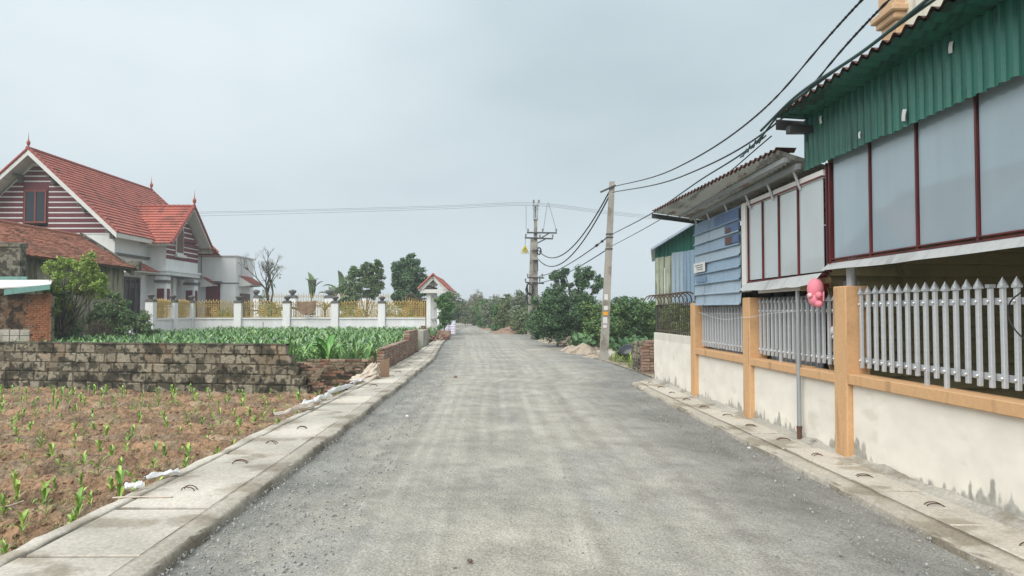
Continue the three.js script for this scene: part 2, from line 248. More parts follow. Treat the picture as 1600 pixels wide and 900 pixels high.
{
  const lp = structure('pavement'), R = rng(17), yT = .085;
  mesh(lp, 'kerb', kerbStrip(1.5, 60, roadL, 1, yT, .17, 1), M.kerb);
  const outer = lut([[0, -3.24], [17, -3.3], [21, -3.42], [31, -3.75], [45, -4.5], [60, -5.9]]);
  mesh(lp, 'bedding', grid(2, 60, (u, v) => { const d = lerp(1.5, 60, v); return V(lerp(outer(d) - .05, roadL(d) - .1, u), .045, -d); }), M.joint);
  mesh(lp, 'edge_strip', metres(grid(5, 500, (u, v) => { const d = lerp(1.5, 60, v), i = Math.round(u * 5), j = (fb(d * 2.2, 31, 4, 3) - .5) * .1, o = outer(d); return V(o + [-.17 + j, -.17 + j, -.15 + j, -.06, -.012, -.012][i], [-.75, .05, .078, .088, .08, .0][i] + (fb(d * 6, i * 3, 3, 9) - .5) * .03, -d); })), M.concrete);
  for (let k = 0, d = 1.45; d < 58; k++) {
    const L = 1.17 + R() * .06, g = .045 + R() * .025, x0 = outer(d + L / 2) + .0, x1 = roadL(d + L / 2) - .185, dy = (R() - .5) * .012, t = (R() - .5) * .012, sk = (R() - .5) * .03;
    const s = mesh(lp, 'slab', warp(cbox(x0, x1, .0, yT - .006 + dy, -(d + L - g), -d, .008), v => { v.y += (v.y > .03 ? 1 : 0) * t * (v.z + d) * 1.2; v.z += sk * (v.x - x0); v.x += (roadL(-v.z) - roadL(d + L / 2)); }), M.concrete);
    if (d < 26 && k !== 3 && R() > .3) loops(s, (x0 + x1) / 2 + (R() - .5) * .1, yT + dy, -(d + L / 2), R);
    d += L;
  }
}
const RX = (d, o = 0) => 3.77 - .037 * (d - 8.36) + o;   // road face of the pillars of the wall beside the road
{
  const rp = structure('pavement'), R = rng(23), yT = .055;
  mesh(rp, 'kerb', kerbStrip(1.5, 17.5, d => roadR(d), -1, yT, .2, 5), M.kerb);
  mesh(rp, 'bedding', grid(2, 30, (u, v) => { const d = lerp(1.5, 17.6, v); return V(lerp(roadR(d) + .1, RX(d) + .12, u), .022, -d); }), M.joint);
  mesh(rp, 'mortar_fillet', metres(grid(10, 260, (u, v) => { const d = lerp(1.5, 18.2, v), w = .17 + fb(d * 1.3, 5, 3, 3) * .16, n = fb(d * 3, u * 4, 4, 7); return V(RX(d, .13) - w * (1 - u), .05 + .09 * u * u * (.5 + n) + (n - .5) * .03, -d); })), M.mortar);
  for (let k = 0, d = 1.35; d < 17; k++) {
    const L = 1.07 + R() * .05, g = .04 + R() * .025, x0 = roadR(d + L / 2) + .21, x1 = RX(d + L / 2) - .05, dy = (R() - .5) * .01, t = (R() - .5) * .012, sk = (R() - .5) * .03;
    const s = mesh(rp, 'slab', warp(cbox(x0, x1, -.02, yT + .004 + dy, -(d + L - g), -d, .008), v => { v.y += (v.y > .02 ? 1 : 0) * t * (v.z + d) * 1.2; v.z += sk * (v.x - x0); v.x += -.035 * (-v.z - d - L / 2); }), M.concrete);
    loops(s, (x0 + x1) / 2 + (R() - .5) * .08, yT + dy, -(d + L / 2), R);
    d += L;
  }
}
// seedling plot: ridged red soil
const plotY = (x, d) => -.5 + .075 * Math.sin(d * 2 * Math.PI / .66 + x * .12 + (fb(x * .7, d * .7, 2, 2) - .5) * 3) + (fb(x * 1.4, d * 1.4, 3, 33) - .5) * .12 + (fb(x * 7, d * 9, 3, 34) - .5) * .08;
ground('plot_soil', (() => { const g = grid(330, 330, (u, v) => { const d = lerp(3.4, 20.9, Math.pow(v, 1.25)), x = lerp(-3.44, -(4.5 + d * .62), u) ; return V(x, plotY(x, d) + (Math.pow(fb(x * 16, d * 22, 2, 36), 2) - .25) * .08, -d); }); return g; })(), std({ map: soilMap, color: lin(.54, .51, .43), bumpMap: roughBump, bumpScale: .04, roughness: 1 }));
ground('maize_soil', grid(20, 30, (u, v) => V(lerp(-30, -3.7, u), -.49, -lerp(19.6, 52, v))), std({ map: soilMap, color: lin(.45, .42, .36), roughness: 1 }));
ground('villa_yard', box(-70, -5.2, -.7, .02, -110, -50.5), M.mortar);
// soil clods
{
  const R = rng(8), n = 7000, geo = new THREE.IcosahedronGeometry(1, 1); { const p = geo.attributes.position; for (let i = 0; i < p.count; i++) { const k = .7 + .6 * vn(p.getX(i) * 2 + 5, p.getY(i) * 2 + p.getZ(i) * 3 + 9, 4); p.setXYZ(i, p.getX(i) * k, p.getY(i) * k * .7, p.getZ(i) * k); } geo.computeVertexNormals(); }
  const m = new THREE.InstancedMesh(geo, std({ map: soilMap, roughness: 1 }), n), o = new THREE.Object3D(), c = new THREE.Color();
  for (let i = 0; i < n; i++) { const d = 5 + R() * 15.5, x = lerp(-3.6, -(d * .72 + .5), R()), s = .006 + Math.pow(R(), 3) * .03; o.position.set(x, plotY(x, d) + s * .2, -d); o.rotation.set(R() * 6, R() * 6, R() * 6); o.scale.set(s * 1.3, s, s); o.updateMatrix(); m.setMatrixAt(i, o.matrix); const t = .45 + R() * .42; c.setRGB(t, t * .95, t * .82); m.setColorAt(i, c); }
  m.name = 'soil_clods'; m.castShadow = m.receiveShadow = true; tag(m, 'crumbly red brown clods lying over the seedling plot', 'soil clods'); m.userData.kind = 'stuff'; scene.add(m);
}
// verge beyond the walled yard: trodden earth, rubble and dumped soil
ground('verge', (() => grid(90, 150, (u, v) => { const d = 17.2 + (100 - 17.2) * Math.pow(v, 1.6), x = roadR(d) - .05 + Math.pow(u, 1.5) * 26, e = x - roadR(d); return V(x, .0 + (fb(x * .9, d * .7, 4, 61) - .45) * .3 * step(0, 1.2, e) - .25 * step(1.5, 6, e), -d); }))(), std({ map: concreteMap, color: lin(.5, .43, .34), bumpMap: roughBump, bumpScale: .03, roughness: 1 }));
ground('left_verge', grid(8, 80, (u, v) => { const d = lerp(58, 220, v), x = roadL(d) + .05 - u * 14; return V(x, -.01 + (fb(x, d * .6, 3, 65) - .5) * .1 * step(0, .2, u) - u * .3, -d); }), std({ map: soilMap, color: lin(.4, .45, .28), roughness: 1 }));

// ---------------------------------------------------------------- plants: leaf makers
function ribbon(out, base, az, len, width, rise, droop, cols, segs = 6, fold = .25) { // a folded arching blade
  const dir = V(Math.cos(az), 0, Math.sin(az)), side = V(-Math.sin(az), 0, Math.cos(az)); let p = base.clone(), a = rise; const rows = [];
  for (let i = 0; i <= segs; i++) { const t = i / segs, w = width * Math.pow(Math.sin(Math.PI * (.12 + .88 * t)), .8) * (t > .98 ? .05 : 1) * .5; rows.push([p.clone().addScaledVector(side, -w).add(V(0, w * fold * 2, 0)), p.clone(), p.clone().addScaledVector(side, w).add(V(0, w * fold * 2, 0)), t]); p = p.clone().addScaledVector(dir, Math.cos(a) * len / segs).add(V(0, Math.sin(a) * len / segs, 0)); a -= droop / segs * (.5 + t); }
  for (let i = 0; i < segs; i++) for (let s = 0; s < 2; s++) { const [A, B, C, D] = [rows[i][s], rows[i][s + 1], rows[i + 1][s + 1], rows[i + 1][s]]; for (const q of [A, B, C, A, C, D]) { out.p.push(q.x, q.y, q.z); out.c.push(...cols); } }
}
function bladeGeo(out) { const g = new THREE.BufferGeometry(); g.setAttribute('position', new THREE.Float32BufferAttribute(out.p, 3)); g.setAttribute('color', new THREE.Float32BufferAttribute(out.c, 3)); g.computeVertexNormals(); g.setAttribute('uv', new THREE.Float32BufferAttribute(new Float32Array(out.p.length / 3 * 2), 2)); return g; }
function cornGeo(seed, h, n, wid = .075, pal0, lenK = 1, pal = pal0 ?? [[.085, .19, .07], [.12, .24, .09], [.07, .155, .06]]) {
  const R = rng(seed), out = { p: [], c: [] }, a0 = R() * 6;
  for (let i = 0; i < n; i++) { const t = i / (n - 1), b = V((R() - .5) * .03, h * (.08 + .5 * t), (R() - .5) * .03), c = pal[Math.floor(R() * pal.length)], k = .85 + R() * .3; ribbon(out, b, a0 + i * Math.PI + (R() - .5) * 1.1, h * lenK * (.5 + .28 * Math.sin(Math.PI * (t * .8 + .2)) + R() * .12), wid * (.75 + R() * .5), 1.05 + t * .35 + (R() - .5) * .3, 1.7 + R() * 1.1 - t * .7, c.map(q => q * k), n > 6 ? 6 : 5); }
  const st = rod(V(0, -.05, 0), V(0, h * .62, 0), .014 * h, .006, 5), sp = st.attributes.position; for (let i = 0; i < sp.count; i++) { out.p.push(sp.getX(i), sp.getY(i), sp.getZ(i)); out.c.push(.12, .2, .07); }
  return bladeGeo(out);
}
// seedlings, every one a plant of its own
{
  const R = rng(41), pal = [[.24, .42, .07], [.33, .48, .09], [.19, .36, .07]], geos = Array.from({ length: 7 }, (_, i) => cornGeo(300 + i, 1, 5 + i % 3, .16, pal)); let n = 0;
  for (let r = 0, d = 6.6; d < 20.2; r++, d += .62 + R() * .06) for (let x = -3.75 - R() * .4; x > -(d * .695 + .2); x -= .3 + R() * .26) {
    const px = 800 + F * x / d; if (R() < .06 || px < -25 || n >= 296) continue;
    const dd = d + (R() - .5) * .09, near = 1.62 * F / dd + 488, s = .13 + R() * .12 + (R() < .1 ? .06 : 0);
    const m = top('maize_seedling', geos[Math.floor(R() * 7)], M.maize, 'small bright green maize seedling in the ridged red soil', 'seedling', 'maize seedlings in the bare soil plot');
    m.position.set(x, plotY(x, dd) - .01, -dd); m.rotation.y = R() * 6.3; m.scale.set(s, s * (1 + R() * .4), s); n++;
  }
  const wg = cornGeo(350, 1, 7, .09, [[.2, .28, .07], [.28, .3, .1], [.3, .27, .12]]), m = new THREE.InstancedMesh(wg, M.maize, 1600), o = new THREE.Object3D();
  for (let i = 0; i < 1600; i++) { const d = 6 + R() * 14.5, x = lerp(-3.7, -(d * .7), R()), s = .03 + R() * .06; o.position.set(x, plotY(x, d), -d); o.rotation.set(0, R() * 6, 0); o.scale.setScalar(s); o.updateMatrix(); m.setMatrixAt(i, o.matrix); }
  m.name = 'plot_weeds'; m.userData.kind = 'stuff'; tag(m, 'tiny weeds sprouting between the maize seedlings', 'weeds'); scene.add(m);
}
// the dense maize behind the walls
{
  const R = rng(43), pal = [[.16, .29, .085], [.21, .36, .11], [.11, .22, .07], [.23, .41, .09], [.31, .42, .23]], geos = Array.from({ length: 6 }, (_, i) => cornGeo(360 + i, 1, 17 + i % 3, .04, pal, .62)), spots = [];
  for (let d = 20.9; d < 49.5; d += .46) for (let x = -4.25 - R() * .3; x > -.71 * d; x -= .22 + R() * .12) {
    const wallD = 19.5 + Math.max(0, (-x - 5.3) * .18) + .5; const px = 800 + F * x / d; if (d < wallD || (px < 86 && d > 25.4) || (x < -19.3 && d > 28.5) || (d > 43.5 && px < 240)) continue;
    const xr = d < 27.5 ? -3.85 : d < 35 ? -4.4 : -4.9; if (x > xr) continue; spots.push([x, d + (R() - .5) * .25]);
  }
  spots.sort((a, b) => a[1] - b[1]); const mats = spots.map(() => 0), keep = 290;
  spots.slice(0, keep).forEach(([x, d]) => { const m = top('maize_plant', geos[Math.floor(R() * 6)], M.maize, 'leafy knee high maize plant in the dense green plot behind the block wall', 'maize', 'maize plants in the dense plot'); m.position.set(x, -.47, -d); m.rotation.y = R() * 6.3; const s = 1.2 + R() * .35; m.scale.set(s, s, s); });
  const rest = spots.slice(keep), o = new THREE.Object3D(), per = Math.ceil(rest.length);
  const im = new THREE.InstancedMesh(geos[1], M.maize, per), c = new THREE.Color();
  rest.forEach(([x, d], i) => { o.position.set(x, -.47, -d); o.rotation.set((R() - .5) * .2, R() * 6.3, (R() - .5) * .2); o.scale.setScalar(1.18 + R() * .36); o.updateMatrix(); im.setMatrixAt(i, o.matrix); const t = .8 + R() * .45; c.setRGB(t, t, t * (1 + R() * .3)); im.setColorAt(i, c); });
  im.name = 'maize_crop'; im.castShadow = im.receiveShadow = true; im.userData.kind = 'stuff'; tag(im, 'dense green maize crop filling the plot in front of the white villa wall', 'maize'); scene.add(im);
  const big = top('broad_leaf_plant', cornGeo(391, 1, 13, .17, [[.1, .27, .05], [.15, .38, .07]]), M.maize, 'tall plant with long broad bright leaves above the low brick wall', 'plant'); big.position.set(X(513, 21.4), -.49, -21.4); big.scale.set(1.25, 1.5, 1.25);
}
// ---------------------------------------------------------------- block wall and broken brick walls on the field side
{
  const g = thing('block_wall', 'mossy grey concrete block wall between the bare plot and the maize', 'wall', [X(475, 19.5), -.55, -19.5]), R = rng(61), H = .265, L = .43, ends = [.08, -.0, -.17, -.33, -.48], baseY = .06;
  g.rotation.y = -.179;
  for (let c = 0; c < 5; c++) { // from the ground up
    let x = [.13, .0, -.17, -.34, -.5][c]; const y0 = baseY + c * H, off = c % 2 ? .0 : .21; let first = true;
    while (x > -12.6) { const l = first ? L * (.5 + .5 * R()) : L * (.86 + R() * .28), z = (R() - .5) * .02, q = () => (R() - .5) * .03; mesh(g, 'block', cbox(x - l + .011, x - .011, y0 + .01, y0 + H - .011, -.2, .0 + z, .018, () => [q(), q() * .7, q()]), M.block[Math.floor(R() * 3)]); x -= l; first = false; }
    const xe = [.11, -.03, -.2, -.37, -.53][c];
    mesh(g, 'mortar_core', warp(box(-12.6, xe, y0 - (c ? 0 : .2), y0 + H + .004, -.185, -.012), v => { }), M.blockJoint);
  }
  mesh(g, 'coping_mortar', metres(grid(200, 5, (u, v) => { const x = lerp(-12.6, -.5, u), i = Math.round(v * 5); return V(x, baseY + 5 * H + [-.02, .012, .028, .03, .014, -.02][i] + (fb(x * 3, i, 3, 3) - .5) * .02, [.012, .006, -.03, -.15, -.2, -.205][i] + (fb(x * 5, i + 9, 2, 4) - .5) * .012); })), M.blockJoint);
}
function brickCourse(g, R, x0, x1, y, h, z0, z1, mats, name = 'brick') { let x = x0; while (x < x1 - .02) { const l = Math.min(.2 + R() * .03, x1 - x), q = () => (R() - .5) * .012; if (R() > .02) mesh(g, name, cbox(x + .006, x + l - .006, y + .006, y + h - .006, z0, z1 + (R() - .5) * .016, .006, () => [q(), q() * .6, q()]), mats[Math.floor(R() * mats.length)]); x += l; } }
{ // broken low wall across the end of the plot
  const d = 19.75, g = thing('brick_wall', 'broken low brick wall smeared with mortar, joined to the block wall', 'wall', [X(457, d), -.55, -d]), R = rng(67), w = X(590, d) - X(457, d), h = .077;
  for (let c = 0; c < 14; c++) { const x1 = c > 12 ? X(583, d) - X(457, d) : w - (c > 9 ? (c - 9) * .03 : 0), x0 = c === 13 ? X(567, d) - X(457, d) : c === 12 ? .36 : 0; brickCourse(g, R, x0 + (c % 2 && x0 === 0 ? -.1 : 0), x1, c * h, h, -.2, 0, [M.brick[2], M.brick[0], M.brickMortar, M.brick[3], M.brickMortar]); }
  mesh(g, 'mortar_core', box(0, w - .12, -.1, 12 * h - .01, -.19, -.008), M.brickMortar);
  mesh(g, 'mortar_smear', metres(grid(90, 40, (u, v) => { const x = .3 + u * (w - .5), y = .1 + v * .72, k = fb(x * 4, y * 9, 4, 5); return V(x, y, -.014 + step(.5, .62, k) * .022 + (fb(x * 20, y * 20, 2, 7) - .5) * .006); })), M.brickMortar);
}
{ // wall along the pavement
  const g = thing('brick_wall', 'long low red brick wall with stepped top along the pavement edge', 'wall', [-3.8, 0, -20.8]), R = rng(71), h = .077, a = V(-3.6, 0, -20.8), dir = V(-3.95 + 3.6, 0, -31 + 20.8), len = dir.length(); g.rotation.y = Math.atan2(-dir.z, dir.x);
  const mats = [M.brick[2], M.brickPale, M.brick[2], M.brick[0]];
  const mats2 = mats.map(() => []);
  for (let c = -1; c < 13; c++) { const x0 = c > 8 ? 6.75 : (c > 7 ? .25 : 0), seg = brickSpan(x0, len); for (const [x, l] of seg) { const b = cbox(x + .006, x + l - .006, c * h + .006, c * h + h - .006, 0, .21 + (R() - .5) * .014, .006, () => [(R() - .5) * .01, (R() - .5) * .008, (R() - .5) * .01]); if (x < 2.6) mesh(g, 'brick', b, mats[Math.floor(R() * 4)]); else mats2[Math.floor(R() * 4)].push(b); } }
  mats2.forEach((l, i) => mesh(g, 'far_bricks', merged(l), mats[i], true));
  mesh(g, 'mortar_core', box(.02, len - .02, -.6, 9 * h - .02, .008, .19), M.brickMortar); mesh(g, 'mortar_core', box(6.78, len - .02, 9 * h, 13 * h - .012, .008, .19), M.brickMortar);
  function brickSpan(x0, x1) { const o = []; for (let x = x0; x < x1;) { const l = .19 + R() * .04; o.push([x, l]); x += l; } return o; }
}
{
  const g = thing('concrete_stub', 'short grey concrete wall stub between brick wall and villa gate', 'wall', [-4.3, 0, -35]); mesh(g, 'block', cbox(-.35, .12, -.3, .85, -2.2, 0, .03), M.mortar);
  const b = thing('brick_stub', 'broken brown brick pier beside the white gate columns', 'pier', [-4.75, 0, -41]), R = rng(73); for (let c = 0; c < 12; c++) brickCourse(b, R, -.3, .12 - (c > 9 ? .15 : 0), c * .08, .08, -.4, 0, M.brick); mesh(b, 'mortar_core', box(-.28, .05, -.3, .78, -.39, -.01), M.brickMortar);
}

// ---------------------------------------------------------------- walled yard and sheds beside the road
const wb = (s0, s1, o0, o1, y0, y1, c = .008) => warp(cbox(o0, o1, y0, y1, -s1, -s0, c), v => { v.x += RX(-v.z); });
const wp = (s, o, y) => V(RX(s, o), y, -s);
// wall paint: cream with bare grey mortar where the foot has flaked, as ragged tongues
const wallMap = (() => { const t = tex(2048, 256, 18, (u, v) => {
  const s = u * 18, y = v * 1.05, n = fb(s * 1.3, 2, 3, 7), tongue = Math.max(0, fb(s * 13 + 3, 5, 2, 8) - .45) * 2, e = .07 + Math.pow(n, 3) * .3 + tongue * .16 * step(.38, .58, n) + (fb(s * 26, y * 16, 3, 9) - .5) * .09;
  const g = fbm(u, v, 60, 4, 10, 6), k = .9 + (g - .5) * .09 + (fbm(u, v, 6, 4, 12, 2) - .5) * .05;
  let c = [k, k * .974, k * .93]; c = mix3(c, [.72, .69, .62], step(.66, .8, fb(s * 2, y * 5, 4, 21)) * .25);
  const m = .6 + (fb(s * 20, y * 20, 3, 13) - .5) * .25; c = mix3(c, [m, m * .99, m * .96], step(-.02, .05, e - y + (fb(s * 11, y * 7, 4, 37) - .5) * .22) * .85); c = mix3(c, [.66, .62, .54], step(.02, .2, e + .12 - y) * fb(s * 9, y * 5, 3, 39) * .35);
  return c; }, false, 1.05); t.wrapT = THREE.ClampToEdgeWrapping; return t; })();
const wallPaint = std({ map: wallMap, color: lin(.97, .96, .94), bumpMap: roughBump, bumpScale: .003, roughness: .85 });
const pil = [[5.0, 2.01], [8.36, 2.0], [11.41, 1.93], [14.38, 1.88]];
{
  const g = thing('boundary_wall', 'low cream wall with orange pillars and coping along the road', 'wall');
  const panel = (s0, s1, o, y1) => { const q = wb(s0, s1, o, o + .16, .0, y1, .004), p = q.attributes.position, uv = q.attributes.uv; for (let i = 0; i < p.count; i++) uv.setXY(i, -p.getZ(i), p.getY(i)); return mesh(g, 'wall_panel', q, wallPaint); };
  const spans = [[1.5, 5.0], [5.3, 8.36], [8.67, 11.41], [11.72, 14.38]];
  spans.forEach(([a, b], i) => { panel(a, b, .07, .9); if (i !== 2) mesh(g, 'coping', wb(a + .002, b - .002, .006, .24, .89, 1.005, .008), M.orange); });
  mesh(g, 'coping', wb(8.672, 9.62, .006, .24, .875, .985, .008), M.orange); mesh(g, 'coping', wb(9.64, 11.408, .006, .24, .885, .995, .008), M.orange);
  pil.forEach(([s, h]) => mesh(g, 'pillar', wb(s, s + .3, 0, .28, -.02, h, .012), M.orange));
  panel(14.68, 18.1, .06, 1.21);
  rebase(g, RX(10), 0, -10);
}
// paling fences between the pillars
const tipGeo = (() => { const g = new THREE.ConeGeometry(.041, .075, 4, 1); g.rotateY(Math.PI / 4); const b = new THREE.BoxGeometry(.056, .022, .056); b.translate(0, -.045, 0); return merged([g, b]); })();
const palGeos = [0, 1, 2, 3, 4, 5].map(i => { const g = cbox(-.018, .018, 0, 1, -.022, .022, .005), uv = g.attributes.uv; for (let k = 0; k < uv.count; k++) uv.setXY(k, uv.getX(k) + i * .37, uv.getY(k) + i * .53); return g; }), boltGeo = new THREE.SphereGeometry(.015, 7, 5);
function paling(label, s0, s1, n, y0, y1, rails, o, longs = [], cut = -1) {
  const g = thing('paling_fence', label, 'fence', [RX((s0 + s1) / 2, o), y0, -(s0 + s1) / 2], 'steel paling fences on the cream wall'), R = rng(Math.round(s0 * 100)), gp = g.position;
  for (const r of rails) { const b = wb(s0 - .04, s1 + .1, o + .026, o + .05, r - .03, r + .03, .004); b.translate(-gp.x, -gp.y, -gp.z); mesh(g, 'rail', b, M.steel); }
  for (let i = 0; i < n; i++) {
    const s = lerp(s1, s0, i / (n - 1)), b = y0 - (longs.includes(i) ? .09 : 0) + (R() - .5) * .012, t = y1 + (R() - .5) * .012;
    const p = mesh(g, 'paling', palGeos[Math.floor(R() * 6)], M.steel); p.position.set(RX(s, o) - gp.x, b - gp.y, -s - gp.z); p.scale.y = t - b; p.rotation.set((R() - .5) * .006, (R() - .5) * .05, (R() - .5) * .006);
    if (i !== cut) { const c = mesh(p, 'spear_tip', tipGeo, M.steel); c.scale.y = 1 / (t - b); c.position.y = 1 + .055 / (t - b); } else { const c = mesh(p, 'flat_cap', box(-.028, .028, 0, .03, -.028, .028), M.steelDull); c.scale.y = 1 / (t - b); c.position.y = 1; }
    for (const r of rails) { const c = mesh(p, 'bolt', boltGeo, M.bolt); c.scale.y = 1 / (t - b); c.position.set(-.024, (r - b) / (t - b), 0); }
  }
}
paling('grey steel palings with spear tips before the dark open shed', 5.42, 8.3, 20, 1.075, 1.9, [1.16, 1.79], .15, [8, 10], 14);
paling('grey steel palings of the last bay past the dark open shed', 1.7, 4.9, 22, 1.075, 1.9, [1.16, 1.79], .15);
paling('grey steel palings before the grey sheet doors and pink toy', 8.78, 11.33, 18, 1.06, 1.84, [1.14, 1.72], .15, [5, 9]);
paling('grey steel palings below the blue ribbed sheets', 11.85, 14.3, 17, 1.05, 1.78, [1.14, 1.68], .15);
{ // rusty guard bars with curled tops
  const g = thing('guard_bars', 'rusty dark iron bars with curled tops on the cream wall end', 'railing');
  for (let i = 0; i < 21; i++) { const s = lerp(14.75, 17.95, i / 20); mesh(g, 'bar', rod(wp(s, .14, 1.2), wp(s, .14, 1.93), .011, .011, 5), M.rustDark); if (i % 2 === 0) mesh(g, 'curl', tube([wp(s, .14, 1.92), wp(s, .12, 2.03), wp(s, .02, 2.1), wp(s, -.12, 2.09), wp(s, -.2, 2.0)], .014, 10, 5), M.rustDark); }
  for (const y of [1.27, 1.88]) mesh(g, 'rail', wb(14.7, 18.0, .125, .155, y - .012, y + .012, .002), M.rustDark);
  rebase(g, RX(16.3), 1.2, -16.3);
}
{ const g = thing('drain_pipe', 'thin grey drain pipe with rusty foot running down the cream wall', 'pipe', [RX(9.63, -.0), .05, -9.63]); mesh(g, 'pipe', rod(V(0, .17, 0), V(.0, 1.93, 0), .028, .028, 12), M.steelDull); mesh(g, 'foot', rod(V(0, 0, 0), V(0, .17, 0), .03, .034, 10), M.rust); mesh(g, 'collar', rod(V(0, .15, 0), V(0, .18, 0), .036, .036, 12), M.rust); }

// vertically ribbed sheet: points a (lower far) to b (lower near) with height profile; ribs at pitch
function ribbed(a, b, yLo, yHi, out, pitch, depth, len = a.distanceTo(b)) { // out: unit vector the ribs rise to
  const n = Math.max(1, Math.round(len / pitch)), prof = [[0, 0], [.3, 0], [.42, 1], [.72, 1], [.84, 0]], P = [];
  for (let i = 0; i < n; i++) for (const [t, h] of prof) P.push([(i + t) / n, h]); P.push([1, 0]);
  const L = [];
  for (let i = 0; i < P.length - 1; i++) { const q = ([t, h], y) => { const p = V().lerpVectors(a, b, t).addScaledVector(out, h * depth); p.y = y(t); return p; }; const A = q(P[i], yLo), B = q(P[i + 1], yLo), C = q(P[i + 1], yHi), D = q(P[i], yHi); L.push(A, B, C, A, C, D); }
  return tri3(L);
}
// corrugated plane between four corners (eave a->b, far side d->c), waves across a->b
function wavy(a, b, c, d, pitch, amp, nSub = 6, cross = 6) {
  const len = a.distanceTo(b), n = Math.round(len / pitch) * nSub, nrm = V().subVectors(b, a).cross(V().subVectors(d, a)).normalize();
  return metres(grid(n, cross, (u, v) => V().lerpVectors(V().lerpVectors(a, b, u), V().lerpVectors(d, c, u), v).addScaledVector(nrm, Math.sin(u * len / pitch * Math.PI * 2) * amp)));
}
{ // open fronted shed
  const g = thing('sheet_shed', 'green corrugated shed with grey panels in red frames over a dark bay', 'shed');
  const out = V(-1, 0, -.037).normalize();
  for (let i = 0; i < 8; i++) { const s0 = 9.36 - i * .95, s1 = s0 - .955, y = 3.5 + (hash(i, 3, 1) - .5) * .008; mesh(g, 'green_sheet', ribbed(wp(s0, -.005 - (i % 2) * .004, 0), wp(s1, -.005 - (i % 2) * .004, 0), t => y - .012 + t * .012, () => 4.13, out, .135, .028), M.green); }
  // panels and frames
  const mull = [8.8, 7.93, 7.07, 6.2, 5.33, 4.46, 3.6, 2.73, 1.86];
  for (let i = 0; i < 8; i++) mesh(g, 'grey_panel', wb(mull[i + 1] + .02, mull[i] - .02, .085, .1, 2.33, 3.6, .002), M.panel);
  mull.forEach((s, i) => { if (i) mesh(g, 'frame_bar', wb(s - .012, s + .012, .06, .1, 2.3, 3.58, .003), M.redFrame); });
  mesh(g, 'frame_post', wb(8.82, 8.85, .05, .11, 2.25, 3.5, .004), M.redFrame); mesh(g, 'frame_post', wb(8.9, 8.925, .05, .11, 2.18, 3.5, .004), M.redFrame);
  mesh(g, 'frame_rail', wb(1.86, 8.82, .06, .1, 2.288, 2.306, .003), M.redFrame); mesh(g, 'frame_rail', wb(1.86, 8.82, .06, .1, 2.325, 2.34, .002), M.redFrame);
  // loose flap along the foot of the panels
  mesh(g, 'hanging_flap', metres(grid(60, 4, (u, v) => { const s = lerp(8.9, 1.86, u), w = .06 + .03 * Math.sin(u * 5) + .04 * fb(u * 7, 3, 2, 5); return wp(s, .07 - v * (.05 + .05 * fb(u * 6, 2, 2, 7)), 2.29 - v * w); })), M.flap);
  // roof: mono pitch, higher at the road
  const e0 = wp(9.32, -.37, 4.17), e1 = wp(1.5, -.37, 4.17), b1 = V(9.2, 3.8, -1.5), b0 = V(9.2, 3.8, -9.32);
  mesh(g, 'roof_sheet', wavy(e0, e1, b1, b0, .19, .022), M.green);
  mesh(g, 'roof_capping', wavy(e0.clone().add(V(-.01, .035, 0)), e1.clone().add(V(-.01, .035, 0)), e1.clone().add(V(.2, .03, 0)), e0.clone().add(V(.2, .03, 0)), .19, .03), M.sheetRust);
  mesh(g, 'verge_trim', plate(wp(9.36, -.36, 4.03), wp(9.36, -.36, 4.16), V(9.2, 3.8, -9.36), V(9.2, 3.66, -9.36), .02), M.darkSteel);
  mesh(g, 'rafter', wb(9.1, 9.22, -.3, 5, 3.93, 4.02), M.darkSteel);
  // posts, end wall of lapped boards, back and near walls, floor
  mesh(g, 'post', rod(wp(8.62, .2, .05), wp(8.62, .2, 3.9), .055, .055, 12), M.steel);
  for (const s of [5.3, 2]) mesh(g, 'post', rod(wp(s, .25, .05), wp(s, .25, 3.9), .05, .05, 10), M.steelDull);
  for (let k = 0; k < 24; k++) { const y = .1 + k * .158; mesh(g, 'lapped_board', plate(V(3.98, y, -9.25), V(9.2, y, -9.75), V(9.2, y + .172, -9.84), V(3.98, y + .172, -9.34), .014), M.siding); }
  mesh(g, 'back_wall', box(9.2, 9.32, 0, 3.85, -9.8, -1.5), M.siding);
  mesh(g, 'floor', box(3.95, 9.2, -.05, .06, -9.6, -1.6), M.kerb);
  rebase(g, RX(8), 0, -8);
}
for (const [px, py, w, r, l] of [[1479, 74, .06, .2, 'curled white paper tag high on the green sheet below the roof'], [1288, 187, .06, -.1, 'white paper tag at the corner of the green sheet'], [1409, 180, .07, .25, 'white paper tag hanging at the foot of the green sheet above a panel'], [1344, 211, .045, .1, 'narrow white paper tag on the green sheet near the red post']]) {
  const d = 3.72 / ((px - 800) / F), p = at(px, py, d), t = top('paper_tag', metres(grid(3, 4, (u, v) => V(-.006 * Math.sin(v * 3), (v - .5) * w * 1.6, (u - .5) * w))), M.plastic, l, 'tag', 'paper tags on the green shed'); t.position.set(RX(d, -.045), p.y, -d); t.rotation.x = r;
}
